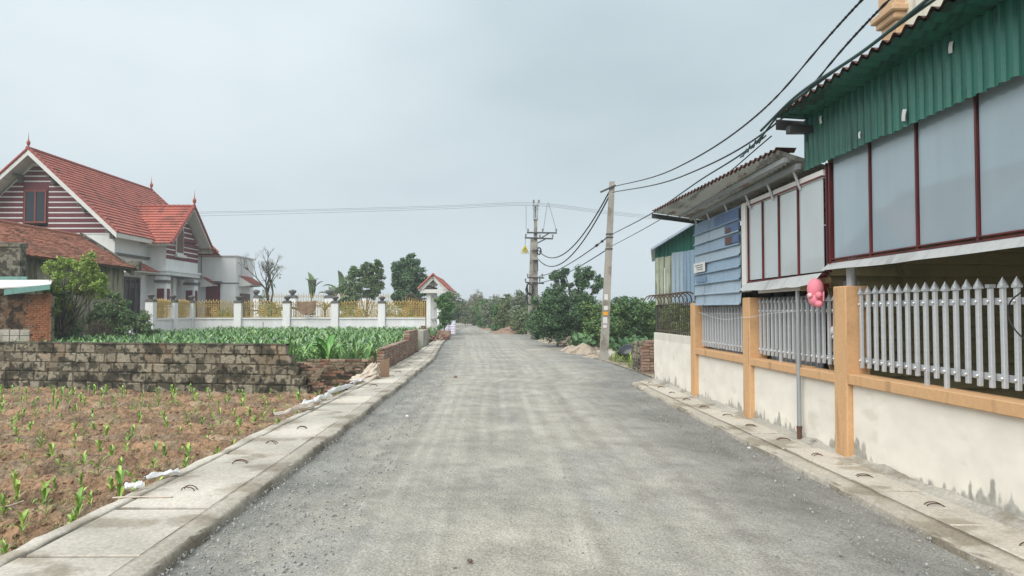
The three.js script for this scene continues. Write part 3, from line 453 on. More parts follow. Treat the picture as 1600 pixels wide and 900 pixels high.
{ // middle shed with rusty canopy
  const g = thing('canopy_shed', 'shed with rusty corrugated canopy, white panels and blue ribbed sheets', 'shed');
  const a = V(2.78, 3.66, -14.5), b = V(3.4, 3.76, -9.38), c = V(RX(9.38, .3), 3.56, -9.38), d = V(RX(14.5, .3), 3.5, -14.5);
  mesh(g, 'canopy_sheet', wavy(a, b, c, d, .15, .018), M.sheetGrey);
  mesh(g, 'rusty_edge', wavy(a.clone().add(V(-.02, .03, 0)), b.clone().add(V(-.02, .03, 0)), b.clone().add(V(.25, .022, 0)), a.clone().add(V(.25, .022, 0)), .15, .026), M.sheetRust);
  mesh(g, 'roof_sheet', wavy(V(RX(14.5, .28), 3.52, -14.5), V(RX(9.38, .28), 3.58, -9.38), V(9, 3.3, -9.38), V(9, 3.3, -14.5), .2, .018), M.sheetGrey);
  mesh(g, 'end_trim', plate(V(2.76, 3.56, -14.52), V(2.76, 3.65, -14.52), V(RX(14.5, .3), 3.5, -14.52), V(RX(14.5, .3), 3.41, -14.52), .03), M.darkSteel);
  mesh(g, 'purlin', bar(V(3.28, 3.59, -14.4), V(3.5, 3.65, -9.4), .05, .06), M.steelDull); mesh(g, 'purlin', bar(V(RX(14.4, -.06), 3.53, -14.4), V(RX(9.4, -.06), 3.57, -9.4), .05, .07), M.steelDull);
  for (const s of [9.6, 10.5, 11.4, 12.4, 13.4, 14.2]) mesh(g, 'strut', rod(wp(s, .04, 3.3), wp(s, -.05, 3.56), .02, .02, 6), M.steel);
  mesh(g, 'header_beam', wb(8.95, 11.62, .03, .1, 3.34, 3.44, .006), M.offwhite);
  const mull = [8.97, 9.68, 10.32, 10.92, 11.52];
  for (let i = 0; i < 4; i++) mesh(g, 'white_panel', wb(mull[i] + .02, mull[i + 1] - .02, .05, .062, 2.2, 3.36 - hash(i, 5, 2) * .04, .002), M.panelPale);
  mull.forEach((s, i) => { if (i) mesh(g, 'frame_bar', wb(s - .012, s + .012, .025, .065, 2.16, 3.36, .003), M.redFrame); }); mesh(g, 'frame_rail', wb(8.95, 11.54, .02, .065, 2.15, 2.18, .003), M.redFrame); mesh(g, 'frame_rail', wb(8.95, 11.54, .02, .065, 3.345, 3.37, .003), M.redFrame);
  mesh(g, 'jamb_post', wb(11.56, 11.72, .0, .1, 2.02, 3.42, .006), M.offwhite);
  mesh(g, 'hanging_flap', metres(grid(50, 4, (u, v) => { const s = lerp(11.65, 8.95, u), w = .09 + .05 * fb(u * 5, 8, 2, 5) + .03 * u; return wp(s, .01 - v * (.07 + .05 * u), 2.15 - v * w + u * .03); })), M.flap);
  // blue ribbed sheets, lapped rows
  const rows = [[1.83, 2.04, 2], [2.02, 2.24, 2], [2.22, 2.43, 1], [2.41, 2.62, 1], [2.6, 2.81, 2], [2.79, 3.0, 1], [2.98, 3.19, 2], [3.17, 3.4, 0]];
  rows.forEach(([y0, y1, k], i) => {
    const s0 = 11.74, s1 = 14.32 - (i < 1 ? .06 : 0), dy = (hash(i, 2, 9) - .5) * .03;
    const m = mesh(g, 'blue_sheet', metres(grid(30, 6, (u, v) => { const q = Math.round(v * 6), y = lerp(y0, y1, [0, .06, .12, .14, .9, .93, 1][q]) + dy * u, o = [-.03, -.036, -.03, -.01, .002, .0, .0][q]; return wp(lerp(s1, s0, u), o + (fb(u * 5, i, 3, 4) - .5) * .012, y); })), M.blue[k]);
    if (i === 7) mesh(m, 'dark_sheet', wb(11.74, 13.0, -.03, -.02, 3.18, 3.37, .001), M.blueDark);
  });
  mesh(g, 'dark_sheet', wb(11.75, 12.45, -.03, -.018, 2.83, 2.96, .001), M.blueDark); mesh(g, 'dark_sheet', wb(11.75, 12.45, -.03, -.018, 3.02, 3.15, .001), M.blueDark); mesh(g, 'rust_patch', wb(12.1, 12.38, -.037, -.031, 2.83, 2.95, .001), M.rust);
  mesh(g, 'rust_patch', wb(12.15, 12.36, -.037, -.031, 3.02, 3.1, .001), M.rust); mesh(g, 'dark_sheet', wb(13.55, 14.15, -.03, -.016, 2.26, 2.36, .001), M.blue[0]);
  const sg = mesh(g, 'sign_plate', wb(13.5, 14.2, -.06, -.045, 2.45, 2.63, .003), M.plastic); for (const y of [2.5, 2.54, 2.58]) mesh(sg, 'lettering_line', wb(13.6, 14.1 - (y * 50 % 3) * .06, -.062, -.0605, y - .008, y + .008, .0005), M.greyTrim);
  // under the panels: boards, grey sheet doors, dark bay
  mesh(g, 'beam', wb(9.1, 11.5, .12, .2, 2.06, 2.13), M.wood); mesh(g, 'plank', wb(9.8, 11.3, .1, .13, 1.99, 2.08), M.offwhite); mesh(g, 'plank', wb(9.4, 9.78, .1, .13, 1.98, 2.1), M.wood); mesh(g, 'plank', wb(10.5, 10.9, .08, .1, 2.08, 2.16), std({ color: lin(.45, .2, .04) }));
  for (const [s0, s1, o] of [[9.72, 10.6, .34], [10.62, 11.5, .36], [12.0, 13.2, .33], [13.22, 14.3, .35]]) { const dr = mesh(g, 'sheet_door', wb(s0, s1, o, o + .03, .3, s0 > 11.6 ? 1.78 : 1.93, .004), M.steelDull); for (let k = 0; k < 5; k++) mesh(dr, 'door_rib', wb(s0 + .1 + k * (s1 - s0 - .2) / 4 - .012, s0 + .1 + k * (s1 - s0 - .2) / 4 + .012, o - .014, o - .001, .4, 1.72, .003), M.steel); }
  mesh(g, 'lintel', wb(11.8, 14.4, .3, .4, 1.79, 1.85), M.sheetGrey);
  mesh(g, 'red_crate', box(3.98, 4.14, 1.98, 2.2, -9.75, -9.55), M.red); mesh(g, 'cabinet', box(RX(9.1, .3), RX(9.1, .5), .1, 2.08, -9.12, -9.02), M.sheetGrey);
  mesh(g, 'back_wall', box(8.9, 9, -.05, 3.35, -14.5, -9.83), M.siding); mesh(g, 'end_wall', box(RX(14.45, .12), 9, -.05, 3.4, -14.5, -14.42), M.sheetGrey); mesh(g, 'floor', box(3.95, 8.9, -.05, .055, -14.4, -9.83), M.kerb);
  rebase(g, RX(12), 0, -12);
}
{ // far sheet wall on posts
  const g = thing('sheet_lean_to', 'small lean-to walled with patched green, cream and blue corrugated sheets', 'shed'), d = 18.3, out = V(0, 0, 1);
  const yT = t => lerp(3.3, 4.12, t), x0 = X(1024, d), x1 = X(1110, d), P = x => V(x, 0, -d);
  mesh(g, 'green_sheet', ribbed(P(x0), P(x1), () => 2.8, yT, out, .1, .02), M.green);
  const cut = [[0, .16, 1.88, 3.04, M.creamSheet], [.17, .3, 1.9, 3.07, M.creamSheet], [.295, .52, 1.93, 3.17, M.blue[2]], [.5, .64, 1.9, 3.2, M.blue[1]], [.63, .9, 1.86, 3.24, M.blue[1]]];
  cut.forEach(([a, b, y0, y1, m], i) => { const s = mesh(g, 'patch_sheet', ribbed(V(lerp(x0, x1, a), 0, -d + .03 + i * .004), V(lerp(x0, x1, b), 0, -d + .03 + i * .004), () => y0 - (i > 2 ? .02 : 0), t => y1 + t * .04, out, .12, .022), m); });
  mesh(g, 'roof', plate(V(x0 - .14, 3.22, -d + .3), V(x1, 4.14, -d + .3), V(x1 + .9, 4.14, -d - 4), V(x0 + .7, 3.22, -d - 4), .05), M.blue[2]);
  for (const x of [x0 + .05, x1]) mesh(g, 'post', rod(V(x, -.2, -d - .06), V(x, 3.3, -d - .06), .04, .04, 8), M.darkSteel);
  rebase(g, x0, 0, -d);
}
{ // neighbouring house rising behind the shed
  const g = thing('cream_house', 'tall cream house with orange corner pilasters behind the green shed', 'house', [7.98, 0, -15.2]);
  mesh(g, 'wall', box(.05, 9, 0, 13, -.1, 9), M.cream);
  for (const z of [-.35, 2.62, 5.6]) { const p = mesh(g, 'pilaster', cbox(-.12, .35, 0, 7.7, z, z + .62, .02), M.orangePale); mesh(p, 'capital', merged([cbox(-.2, .4, 7.7, 7.84, z - .08, z + .7, .02), cbox(-.28, .42, 7.84, 7.97, z - .16, z + .78, .02), cbox(-.16, .37, 7.97, 13, z - .03, z + .65, .01)]), M.orangePale); }
}
// soft pink toys hung on the palings
function blob(list) { return merged(list.map(([x, y, z, rx, ry, rz]) => { const g = new THREE.SphereGeometry(1, 16, 12); g.scale(rx, ry, rz); g.translate(x, y, z); return g; })); }
{
  const s = 9.0, p = V(RX(s, -.05), 1.94, -s), g = thing('plush_toy', 'pink stuffed toy hung over the palings beside the drain pipe', 'toy', p.toArray()); g.scale.setScalar(.88);
  mesh(g, 'body', blob([[0, .05, 0, .11, .15, .12], [0, -.1, .02, .1, .1, .12], [0, -.06, -.12, .06, .07, .06], [0, .07, -.13, .05, .045, .05], [-.02, -.16, .16, .05, .05, .07], [-.02, -.04, .16, .045, .05, .06]]), M.pink); mesh(g, 'muzzle', blob([[-.1, -.04, .05, .035, .035, .05]]), M.pinkPale); mesh(g, 'nostril', blob([[-.133, -.035, .035, .008, .008, .008], [-.133, -.035, .065, .008, .008, .008]]), M.pink);
  mesh(g, 'strap', tube([V(0, -.14, .12), V(.02, -.02, .22), V(.0, .0, .27), V(0, -.12, .26)], .012, 12, 6), M.pink);
  const h = thing('cloth_bundle', 'small pink and white cloth bundle hanging behind the palings', 'bundle', [RX(9.0, .22), 1.5, -9.0]); mesh(h, 'bundle', blob([[0, 0, 0, .05, .14, .06], [0, -.1, .05, .05, .08, .05], [0, .12, -.03, .04, .08, .05]]), M.pink); mesh(h, 'white_fold', blob([[-.04, -.02, -.06, .03, .05, .04], [-.03, -.1, -.05, .025, .03, .03]]), M.plastic);
}
{ const c = top('paling_wire', tube([V(RX(5.75, .1), 1.86, -5.75), V(RX(5.85, .08), 1.78, -5.85), V(RX(5.87, .08), 1.66, -5.87), V(RX(5.8, .08), 1.56, -5.8), V(RX(5.72, .09), 1.49, -5.72)], .006, 20, 6), M.cable, 'short black cable looped over a paling near the shed bay', 'cable'); }
top('string_line', tube([wp(14.3, .05, 1.7), wp(13, .08, 1.58), wp(11.6, -.02, 1.62), wp(11.4, -.02, 1.62), wp(10.8, .08, 1.68), wp(9.8, .08, 1.72)], .004, 40, 4), M.plastic, 'thin pale string tied along the palings past the orange pillar', 'string');

// ---------------------------------------------------------------- poles and cables
const p1b = V(3.29, 0, -26.6), p1t = V(3.62, 6.42, -26.6);
function squarePole(base, topP, w0, d0, w1, d1) { const q = (p, w, d) => [V(p.x - w / 2, p.y, p.z + d / 2), V(p.x + w / 2, p.y, p.z + d / 2), V(p.x + w / 2, p.y, p.z - d / 2), V(p.x - w / 2, p.y, p.z - d / 2)], A = q(base, w0, d0), B = q(topP, w1, d1), L = []; for (let i = 0; i < 4; i++) { const j = (i + 1) % 4; L.push(A[i], A[j], B[j], A[i], B[j], B[i]); } L.push(B[0], B[1], B[2], B[0], B[2], B[3]); return tri3(L); }
{
  const g = thing('utility_pole', 'leaning square concrete utility pole with stickers at the junction', 'pole'), on = h => V().lerpVectors(p1b, p1t, h / 6.42);
  mesh(g, 'shaft', squarePole(V(p1b.x - .02, -.4, p1b.z), p1t, .3, .3, .18, .18), M.pole);
  mesh(g, 'cross_bracket', bar(on(6.12).add(V(-.42, -.1, .12)), on(6.25).add(V(.12, .02, .12)), .06), M.darkSteel);
  mesh(g, 'pole_band', merged([4.4, 4.52, 3.98].map(h => { const p = on(h); return box(p.x - .125, p.x + .125, p.y - .02, p.y + .02, p.z - .125, p.z + .125); })), M.darkSteel);
  for (const [h, w, hh, m] of [[2.2, .13, .3, M.plastic], [1.85, .14, .16, M.plastic], [1.66, .17, .12, std({ color: lin(.75, .33, .02), roughness: .6 })], [1.4, .15, .26, M.plastic], [1.2, .13, .1, M.offwhite]]) { const p = on(h), w2 = .142 - h * .0093; mesh(g, 'sticker', box(p.x - w / 2 - .03, p.x + w / 2 - .03, p.y - hh / 2, p.y + hh / 2, p.z + w2 + .002, p.z + w2 + .006), m); }
  rebase(g, p1b.x, 0, p1b.z);
  const z = thing('utility_pole', 'square concrete pole standing inside the walled yard, carrying the twisted cables', 'pole'); mesh(z, 'shaft', squarePole(V(4.35, -.4, 5), V(4.35, 6.6, 5), .3, .3, .18, .18), M.pole); rebase(z, 4.35, 0, 5);
}
const T = V(X(836, 52), 0, -52), ty = py => Y(py, 52), tx = px => X(px, 52);
const sag = (a, b, s, n = 12) => Array.from({ length: n + 1 }, (_, i) => { const t = i / n, p = V().lerpVectors(a, b, t); p.y -= s * 4 * t * (1 - t); return p; });
function twisted(pts, r, label) { const c = new THREE.CatmullRomCurve3(pts), n = 700, A = [], B = []; for (let i = 0; i <= n; i++) { const p = c.getPoint(i / n), a = i * .9 * c.getLength() / 32; A.push(p.clone().add(V(Math.cos(a) * r * .62, Math.sin(a) * r * .62, 0))); B.push(p.clone().add(V(-Math.cos(a) * r * .62, -Math.sin(a) * r * .62, 0))); } const g = thing('twisted_cable', label, 'cable', [0, 0, 0], 'power cables between the poles'); mesh(g, 'strand', tube(A, r, n, 5), M.cable); mesh(g, 'strand', tube(B, r, n, 5), M.cable); return g; }
twisted([V(3.62, 6.2, -26.4), V(3.5, 4.78, -15.7), V(3.47, 4.5, -10.1), V(3.55, 4.86, -7.5), V(4.2, 6.3, 4.9)], .0105, 'upper thick twisted black cable sweeping up over the road edge');
twisted([V(3.6, 6.0, -26.4), V(3.54, 4.52, -15.2), V(3.6, 4.28, -9.9), V(3.62, 4.68, -7.2), V(4.4, 6.0, 4.9)], .0105, 'second twisted black cable just under the topmost one');
const cable = (pts, r, label, m = M.cable, seg = 90) => top('cable', tube(pts, r, seg, 6), m, label, 'cable', 'power cables between the poles');
cable([V(3.5, 4.45, -26.4), V(3.45, 4.14, -18), V(3.39, 4.08, -13.3), V(3.37, 4.04, -10.2), wp(9.0, -.42, 4.17), wp(7, -.41, 4.24), wp(5.2, -.4, 4.27), wp(3, -.4, 4.35)], .013, 'black cable from the pole lying along the green shed eave', M.cableGreen);
cable([wp(9.7, -.43, 4.1), wp(8.5, -.45, 4.22), wp(7, -.43, 4.22), wp(5.4, -.43, 4.31), wp(3, -.42, 4.33)], .017, 'frayed green wrapped cable beside the green shed eave', M.cableGreen);
{ const R = rng(91), L = []; for (let i = 0; i < 9; i++) { const s = 9.75 + i * .12; L.push(bar(V(3.37 + (R() - .5) * .03, 4.05 - (s - 9.7) * .05 + (i % 2) * .05, -s), V(3.37, 4.04 - (s - 9.6) * .05 - (i % 2) * .02, -s - .14), .012, .018)); } top('cable_wrap', merged(L), M.cableGreen, 'torn dark green tape trailing off the cable above the canopy', 'tape'); }
cable([V(3.48, 4.02, -26.4), V(3.44, 3.86, -18), V(3.42, 3.84, -13), wp(9.5, -.37, 3.98)], .009, 'thin lower black wire from the pole to the shed corner');
cable(sag(V(3.6, 6.2, -26.7), V(tx(841), ty(391), -52), 1.35), .03, 'drooping black cable from pole top down to the transformer pole');
cable(sag(V(3.55, 5.95, -26.7), V(tx(841), ty(405), -52), 1.35), .03, 'drooping black cable just beneath the topmost span to the transformer pole');
cable(sag(V(3.5, 4.45, -26.7), V(tx(842), ty(432), -52), .25), .024, 'straight black cable from mid pole towards the fruit tree');
cable(sag(V(3.48, 4.0, -26.7), V(tx(843), ty(442), -52), .2), .022, 'lowest black cable from mid pole into the tree crowns');
{ const a = V(3.5, 4.45, -26.7), b = V(tx(842), ty(432), -52), at2 = t => { const p = V().lerpVectors(a, b, t); p.y -= t; return p; }; top('cable_clamp', merged([.05, .09, .1].map(t => { const p = V().lerpVectors(a, b, t); p.y -= .25 * 4 * t * (1 - t); const g = new THREE.SphereGeometry(.055, 8, 6); g.translate(p.x, p.y, p.z); return g; })), M.cable, 'black splice clamps on the cable beside the leaning pole', 'clamp'); }
{ // transformer pole pair
  const g = thing('transformer_pole', 'tall paired concrete pole with steel crossarms, insulators and cable boxes', 'pole');
  const P = (px, py, z = 0) => V(tx(px), ty(py), -52 + z);
  mesh(g, 'shaft', squarePole(P(836, 526).setY(-.4), P(837, 342), .46, .4, .22, .22), M.pole); mesh(g, 'shaft', squarePole(V(tx(829), -.4, -53), V(tx(832), ty(370), -53), .46, .4, .22, .22), M.pole); mesh(g, 'shaft', squarePole(V(tx(827), -.4, -51.6), V(tx(829), ty(440), -51.6), .2, .2, .16, .16), M.pole);
  mesh(g, 'steel_extension', merged([bar(P(833.8, 345, .16), P(833.8, 318, .16), .06), bar(P(840, 345, .16), P(840, 318, .16), .06), bar(P(836.8, 340, -.1), P(836.8, 320, -.1), .14), bar(P(832, 322, .1), P(842, 322, .1), .1), bar(P(832, 327, .1), P(842, 327, .1), .06)]), M.steelDull);
  const arm = (x0, y0, x1, y1, z = .2) => mesh(g, 'crossarm', bar(P(x0, y0, z), P(x1, y1, z), .1, .1), M.darkSteel);
  arm(823, 364, 870, 364.5); arm(820, 372, 864, 373.5); arm(824, 434, 850, 434.5); arm(821, 441.5, 850, 443); mesh(g, 'brace', bar(P(846, 372, .2), P(858, 365, .2), .08), M.darkSteel); mesh(g, 'brace', bar(P(840, 380, .2), P(852, 374, .2), .08), M.darkSteel);
  for (const [x, y] of [[825, 363], [848, 363], [869, 363], [821.5, 371], [843.5, 372], [863.5, 372], [824.5, 433], [847, 433], [821, 440.5], [843, 441], [834, 318], [842, 318]]) { const p = P(x, y, .2); mesh(g, 'insulator', merged([rod(p, p.clone().add(V(0, .2, 0)), .03, .03, 6), ...[.05, .12, .19].map(h => rod(p.clone().add(V(0, h, 0)), p.clone().add(V(0, h + .04, 0)), .085, .05, 8))]), M.porcelain); }
  mesh(g, 'cable_box', merged([cbox(tx(829.5), tx(840), ty(407), ty(380), -51.75, -51.6, .02)]), M.pole); mesh(g, 'bracket', merged([bar(P(830, 393, .5), P(840, 391, .5), .07), bar(P(834, 408, .3), P(834, 424, .3), .06), bar(P(840, 408, .3), P(840, 424, .3), .06), bar(P(833, 408, .3), P(841, 408, .3), .08)]), M.darkSteel);
  const R = rng(95); for (const [cx, cy, r] of [[842, 393, .2], [827.5, 452, .34], [827, 467, .32]]) { const L = []; for (let k = 0; k < 7; k++) { const q = []; for (let i = 0; i < 9; i++) { const a = i / 8 * 6.28; q.push(P(cx, cy, .45).add(V(Math.cos(a) * r * (.4 + R() * .5), Math.sin(a) * r * (1 + R() * .4), (R() - .5) * .2))); } L.push(tube(q, .024, 20, 4)); } mesh(g, 'coiled_cable', merged(L), M.cable); }
  mesh(g, 'meter_box', cbox(tx(832.5), tx(836), ty(485), ty(466), -51.3, -51.1, .02), M.rustDark); mesh(g, 'number_plate', box(tx(831), tx(835), ty(508), ty(503), -51.78, -51.76), M.plastic); mesh(g, 'step_frame', merged([bar(P(840, 466, -.6), P(862, 466, -.6), .06), bar(P(840, 473, -.6), P(862, 473, -.6), .06), bar(P(845, 466, -.6), P(846, 480, -.6), .06)]), M.steelDull);
  rebase(g, T.x, 0, -52);
  const hp = P(820.5, 383, .2), h = thing('straw_broom', 'yellow straw bundle hanging from the crossarm of the transformer pole', 'bundle', hp.toArray()); mesh(h, 'cord', rod(V(0, 0, 0), V(.02, .48, 0), .014, .014, 5), M.rustDark); const Rr = rng(4), L = []; for (let i = 0; i < 60; i++) { const a = Rr() * 6.28, q = .05 + Rr() * .3; L.push(rod(V(0, 0, 0), V(Math.cos(a) * q, -.45 - Rr() * .22, Math.sin(a) * q * .5), .014, .008, 3)); } mesh(h, 'straw', merged(L), std({ color: lin(.6, .5, .06), roughness: .9 }));
  for (const [a, b, l] of [[P(822, 323, .3), P(822, 359, .3), 'thin jumper wire down to the tip of the short crossarm'], [P(855, 320, .3), P(849, 360, .3), 'slack jumper wire down to the middle insulator'], [P(856.5, 317, .3), P(869, 360, .3), 'slanting jumper wire down to the long crossarm end']]) top('jumper_wire', tube(sag(a, b, -.02, 4), .012, 8, 4), M.cable, l, 'wire', 'jumper wires on the transformer pole');
}
[[315.5, 'topmost'], [319, 'middle'], [322.5, 'lowest']].forEach(([py, w], i) => { const a = V(tx(836), Y(py, 52), -52 + (i - 1) * .4); cable([...sag(V(-75, a.y + .2 + (i < 2 ? .3 : 0), -62 + i * .5), a, .45), ...sag(a, V(60, a.y - .5, -72), .9).slice(1)], .0075, w + ' bare high voltage wire crossing the sky at the transformer pole'); });
for (const [px, py, d, y1, l] of [[771, 512, 82, 460, 'slim concrete pole among the shrubs beyond the transformer pole'], [783, 513, 78, 478, 'short weathered pole at the shrub row']]) { const g = thing('utility_pole', l, 'pole', [X(px, d), -.2, -d]); mesh(g, 'shaft', squarePole(V(0, 0, 0), V(.05, Y(y1, d) + .2, 0), .32, .3, .2, .2), M.pole); if (y1 < 470) mesh(g, 'crossarm', bar(V(-.5, Y(y1, d) - .1, .15), V(.5, Y(y1, d) - .1, .15), .09), M.darkSteel); }

// ---------------------------------------------------------------- roofs
function tiles(a, b, c, d, course = .33, col = .3, lift = .085, wave = .02, jit = 0) { // eave a->b, ridge d->c ; courses overlap like shingles
  const len = a.distanceTo(b), H = a.distanceTo(d), n = Math.max(1, Math.round(H / course)), m = Math.max(1, Math.round(len / col)), N = V().subVectors(b, a).cross(V().subVectors(d, a)).normalize(), out = [], sub = 4;
  const P = (u, v, h) => V().lerpVectors(V().lerpVectors(a, b, u), V().lerpVectors(d, c, u), v).addScaledVector(N, h);
  for (let k = 0; k < n; k++) for (let i = 0; i < m; i++) for (let s = 0; s < sub; s++) {
    const w = q => Math.pow(Math.abs(Math.sin((q / sub) * Math.PI)), .7) * wave, j = jit ? (hash(k, i, 7) - .5) * jit : 0, u0 = (i + s / sub) / m, u1 = (i + (s + 1) / sub) / m, o = (k % 2) * 0;
    const A = P(u0, (k - .12) / n, lift + w(s) + j), B = P(u1, (k - .12) / n, lift + w(s + 1) + j), C = P(u1, (k + 1.02) / n, .012 + w(s + 1)), D = P(u0, (k + 1.02) / n, .012 + w(s)), E = P(u0, k / n, 0), G = P(u1, k / n, 0);
    out.push(A, B, C, A, C, D, E, G, B, E, B, A);
  }
  return tri3(out);
}
function ridgeRoll(a, b, r = .11) { const L = [], n = Math.max(1, Math.round(a.distanceTo(b) / .35)); for (let i = 0; i < n; i++) { const p = V().lerpVectors(a, b, i / n), q = V().lerpVectors(a, b, (i + 1.08) / n); L.push(rod(p, q, r, r * .84, 8)); } return merged(L); }
function finial(parent, p, s = 1) { const g = new THREE.LatheGeometry([[.001, 0], [.13, 0], [.12, .1], [.06, .16], [.15, .36], [.17, .5], [.1, .66], [.05, .7], [.06, .76], [.035, .82], [.016, 1.2], [.001, 1.55]].map(([x, y]) => new THREE.Vector2(x * s, y * s)), 10); g.translate(p.x, p.y, p.z); mesh(parent, 'finial', metres(g), M.tileRidge); }
function gableBoards(parent, axis, base, yLo, yHi, half, slope, apexY, pitch, gap, matB, proud, skip) { // boards clipped to a gable: axis 'x' spans x, 'z' spans z
  for (let y = yLo; y < yHi - .05; y += pitch) {
    const y1 = Math.min(y + pitch - gap, yHi), w0 = Math.min(half, (apexY - y) / slope), w1 = Math.min(half, (apexY - y1) / slope); if (w1 < .15) break;
    const put = (l0, r0, l1, r1) => { const Q = (t, yy) => axis === 'x' ? V(base.x + t, yy, base.z) : V(base.x, yy, base.z - t); mesh(parent, 'cladding_board', plate(Q(l0, y), Q(r0, y), Q(r1, y1), Q(l1, y1), proud), matB); };
    if (skip && y1 > skip[2] && y < skip[3]) { put(-w0, skip[0], -w1, skip[0]); put(skip[1], w0, skip[1], w1); } else put(-w0, w0, -w1, w1);
  }
}
function windowUnit(parent, axis, c, w, h, cols, frameM = M.woodBrown, name = 'window') { // c: centre on the wall face; axis: outward 'x' or 'z'
  const P = (a, y, o) => axis === 'z' ? V(c.x + a, c.y + y, c.z + o) : V(c.x + o, c.y + y, c.z - a), B = (a0, a1, y0, y1, o0, o1) => { const p = P(a0, y0, o0), q = P(a1, y1, o1); return box(Math.min(p.x, q.x), Math.max(p.x, q.x), Math.min(p.y, q.y), Math.max(p.y, q.y), Math.min(p.z, q.z), Math.max(p.z, q.z)); };
  const f = mesh(parent, name, merged([B(-w / 2, -w / 2 + .1, -h / 2, h / 2, 0, .08), B(w / 2 - .1, w / 2, -h / 2, h / 2, 0, .08), B(-w / 2 + .1, w / 2 - .1, h / 2 - .1, h / 2, 0, .078), B(-w / 2 + .1, w / 2 - .1, -h / 2, -h / 2 + .1, 0, .078), ...Array.from({ length: cols - 1 }, (_, i) => { const x = -w / 2 + (i + 1) * w / cols; return B(x - .05, x + .05, -h / 2 + .1, h / 2 - .1, 0, .076); })]), frameM);
  for (let i = 0; i < cols; i++) { const x0 = -w / 2 + i * w / cols + .06, x1 = -w / 2 + (i + 1) * w / cols - .06; mesh(f, 'pane', B(x0, x1, -h / 2 + .08, h / 2 - .08, .01, .035), M.glass); }
  return f;
}
function hood(parent, c, w, out, drop, axis) { // little tiled hood over an opening; c: top edge centre on the wall
  const P = (a, y, o) => axis === 'x' ? V(c.x + o, c.y + y, c.z - a) : V(c.x + a, c.y + y, c.z + o);
  const h = mesh(parent, 'door_hood', plate(P(-w / 2, -drop, out), P(w / 2, -drop, out), P(w / 2, 0, 0), P(-w / 2, 0, 0), .08), M.offwhite); mesh(h, 'hood_tiles', tiles(P(-w / 2, -drop + .1, out + .05), P(w / 2, -drop + .1, out + .05), P(w / 2, .1, .02), P(-w / 2, .1, .02), .22, .28, .06, .02), M.tile, true);
  for (const s of [-1, 1]) mesh(h, 'cheek', tri3([P(s * w / 2, -drop - .02, out), P(s * w / 2, .02, 0), P(s * w / 2, -drop - .1, 0)]), M.offwhite);
}
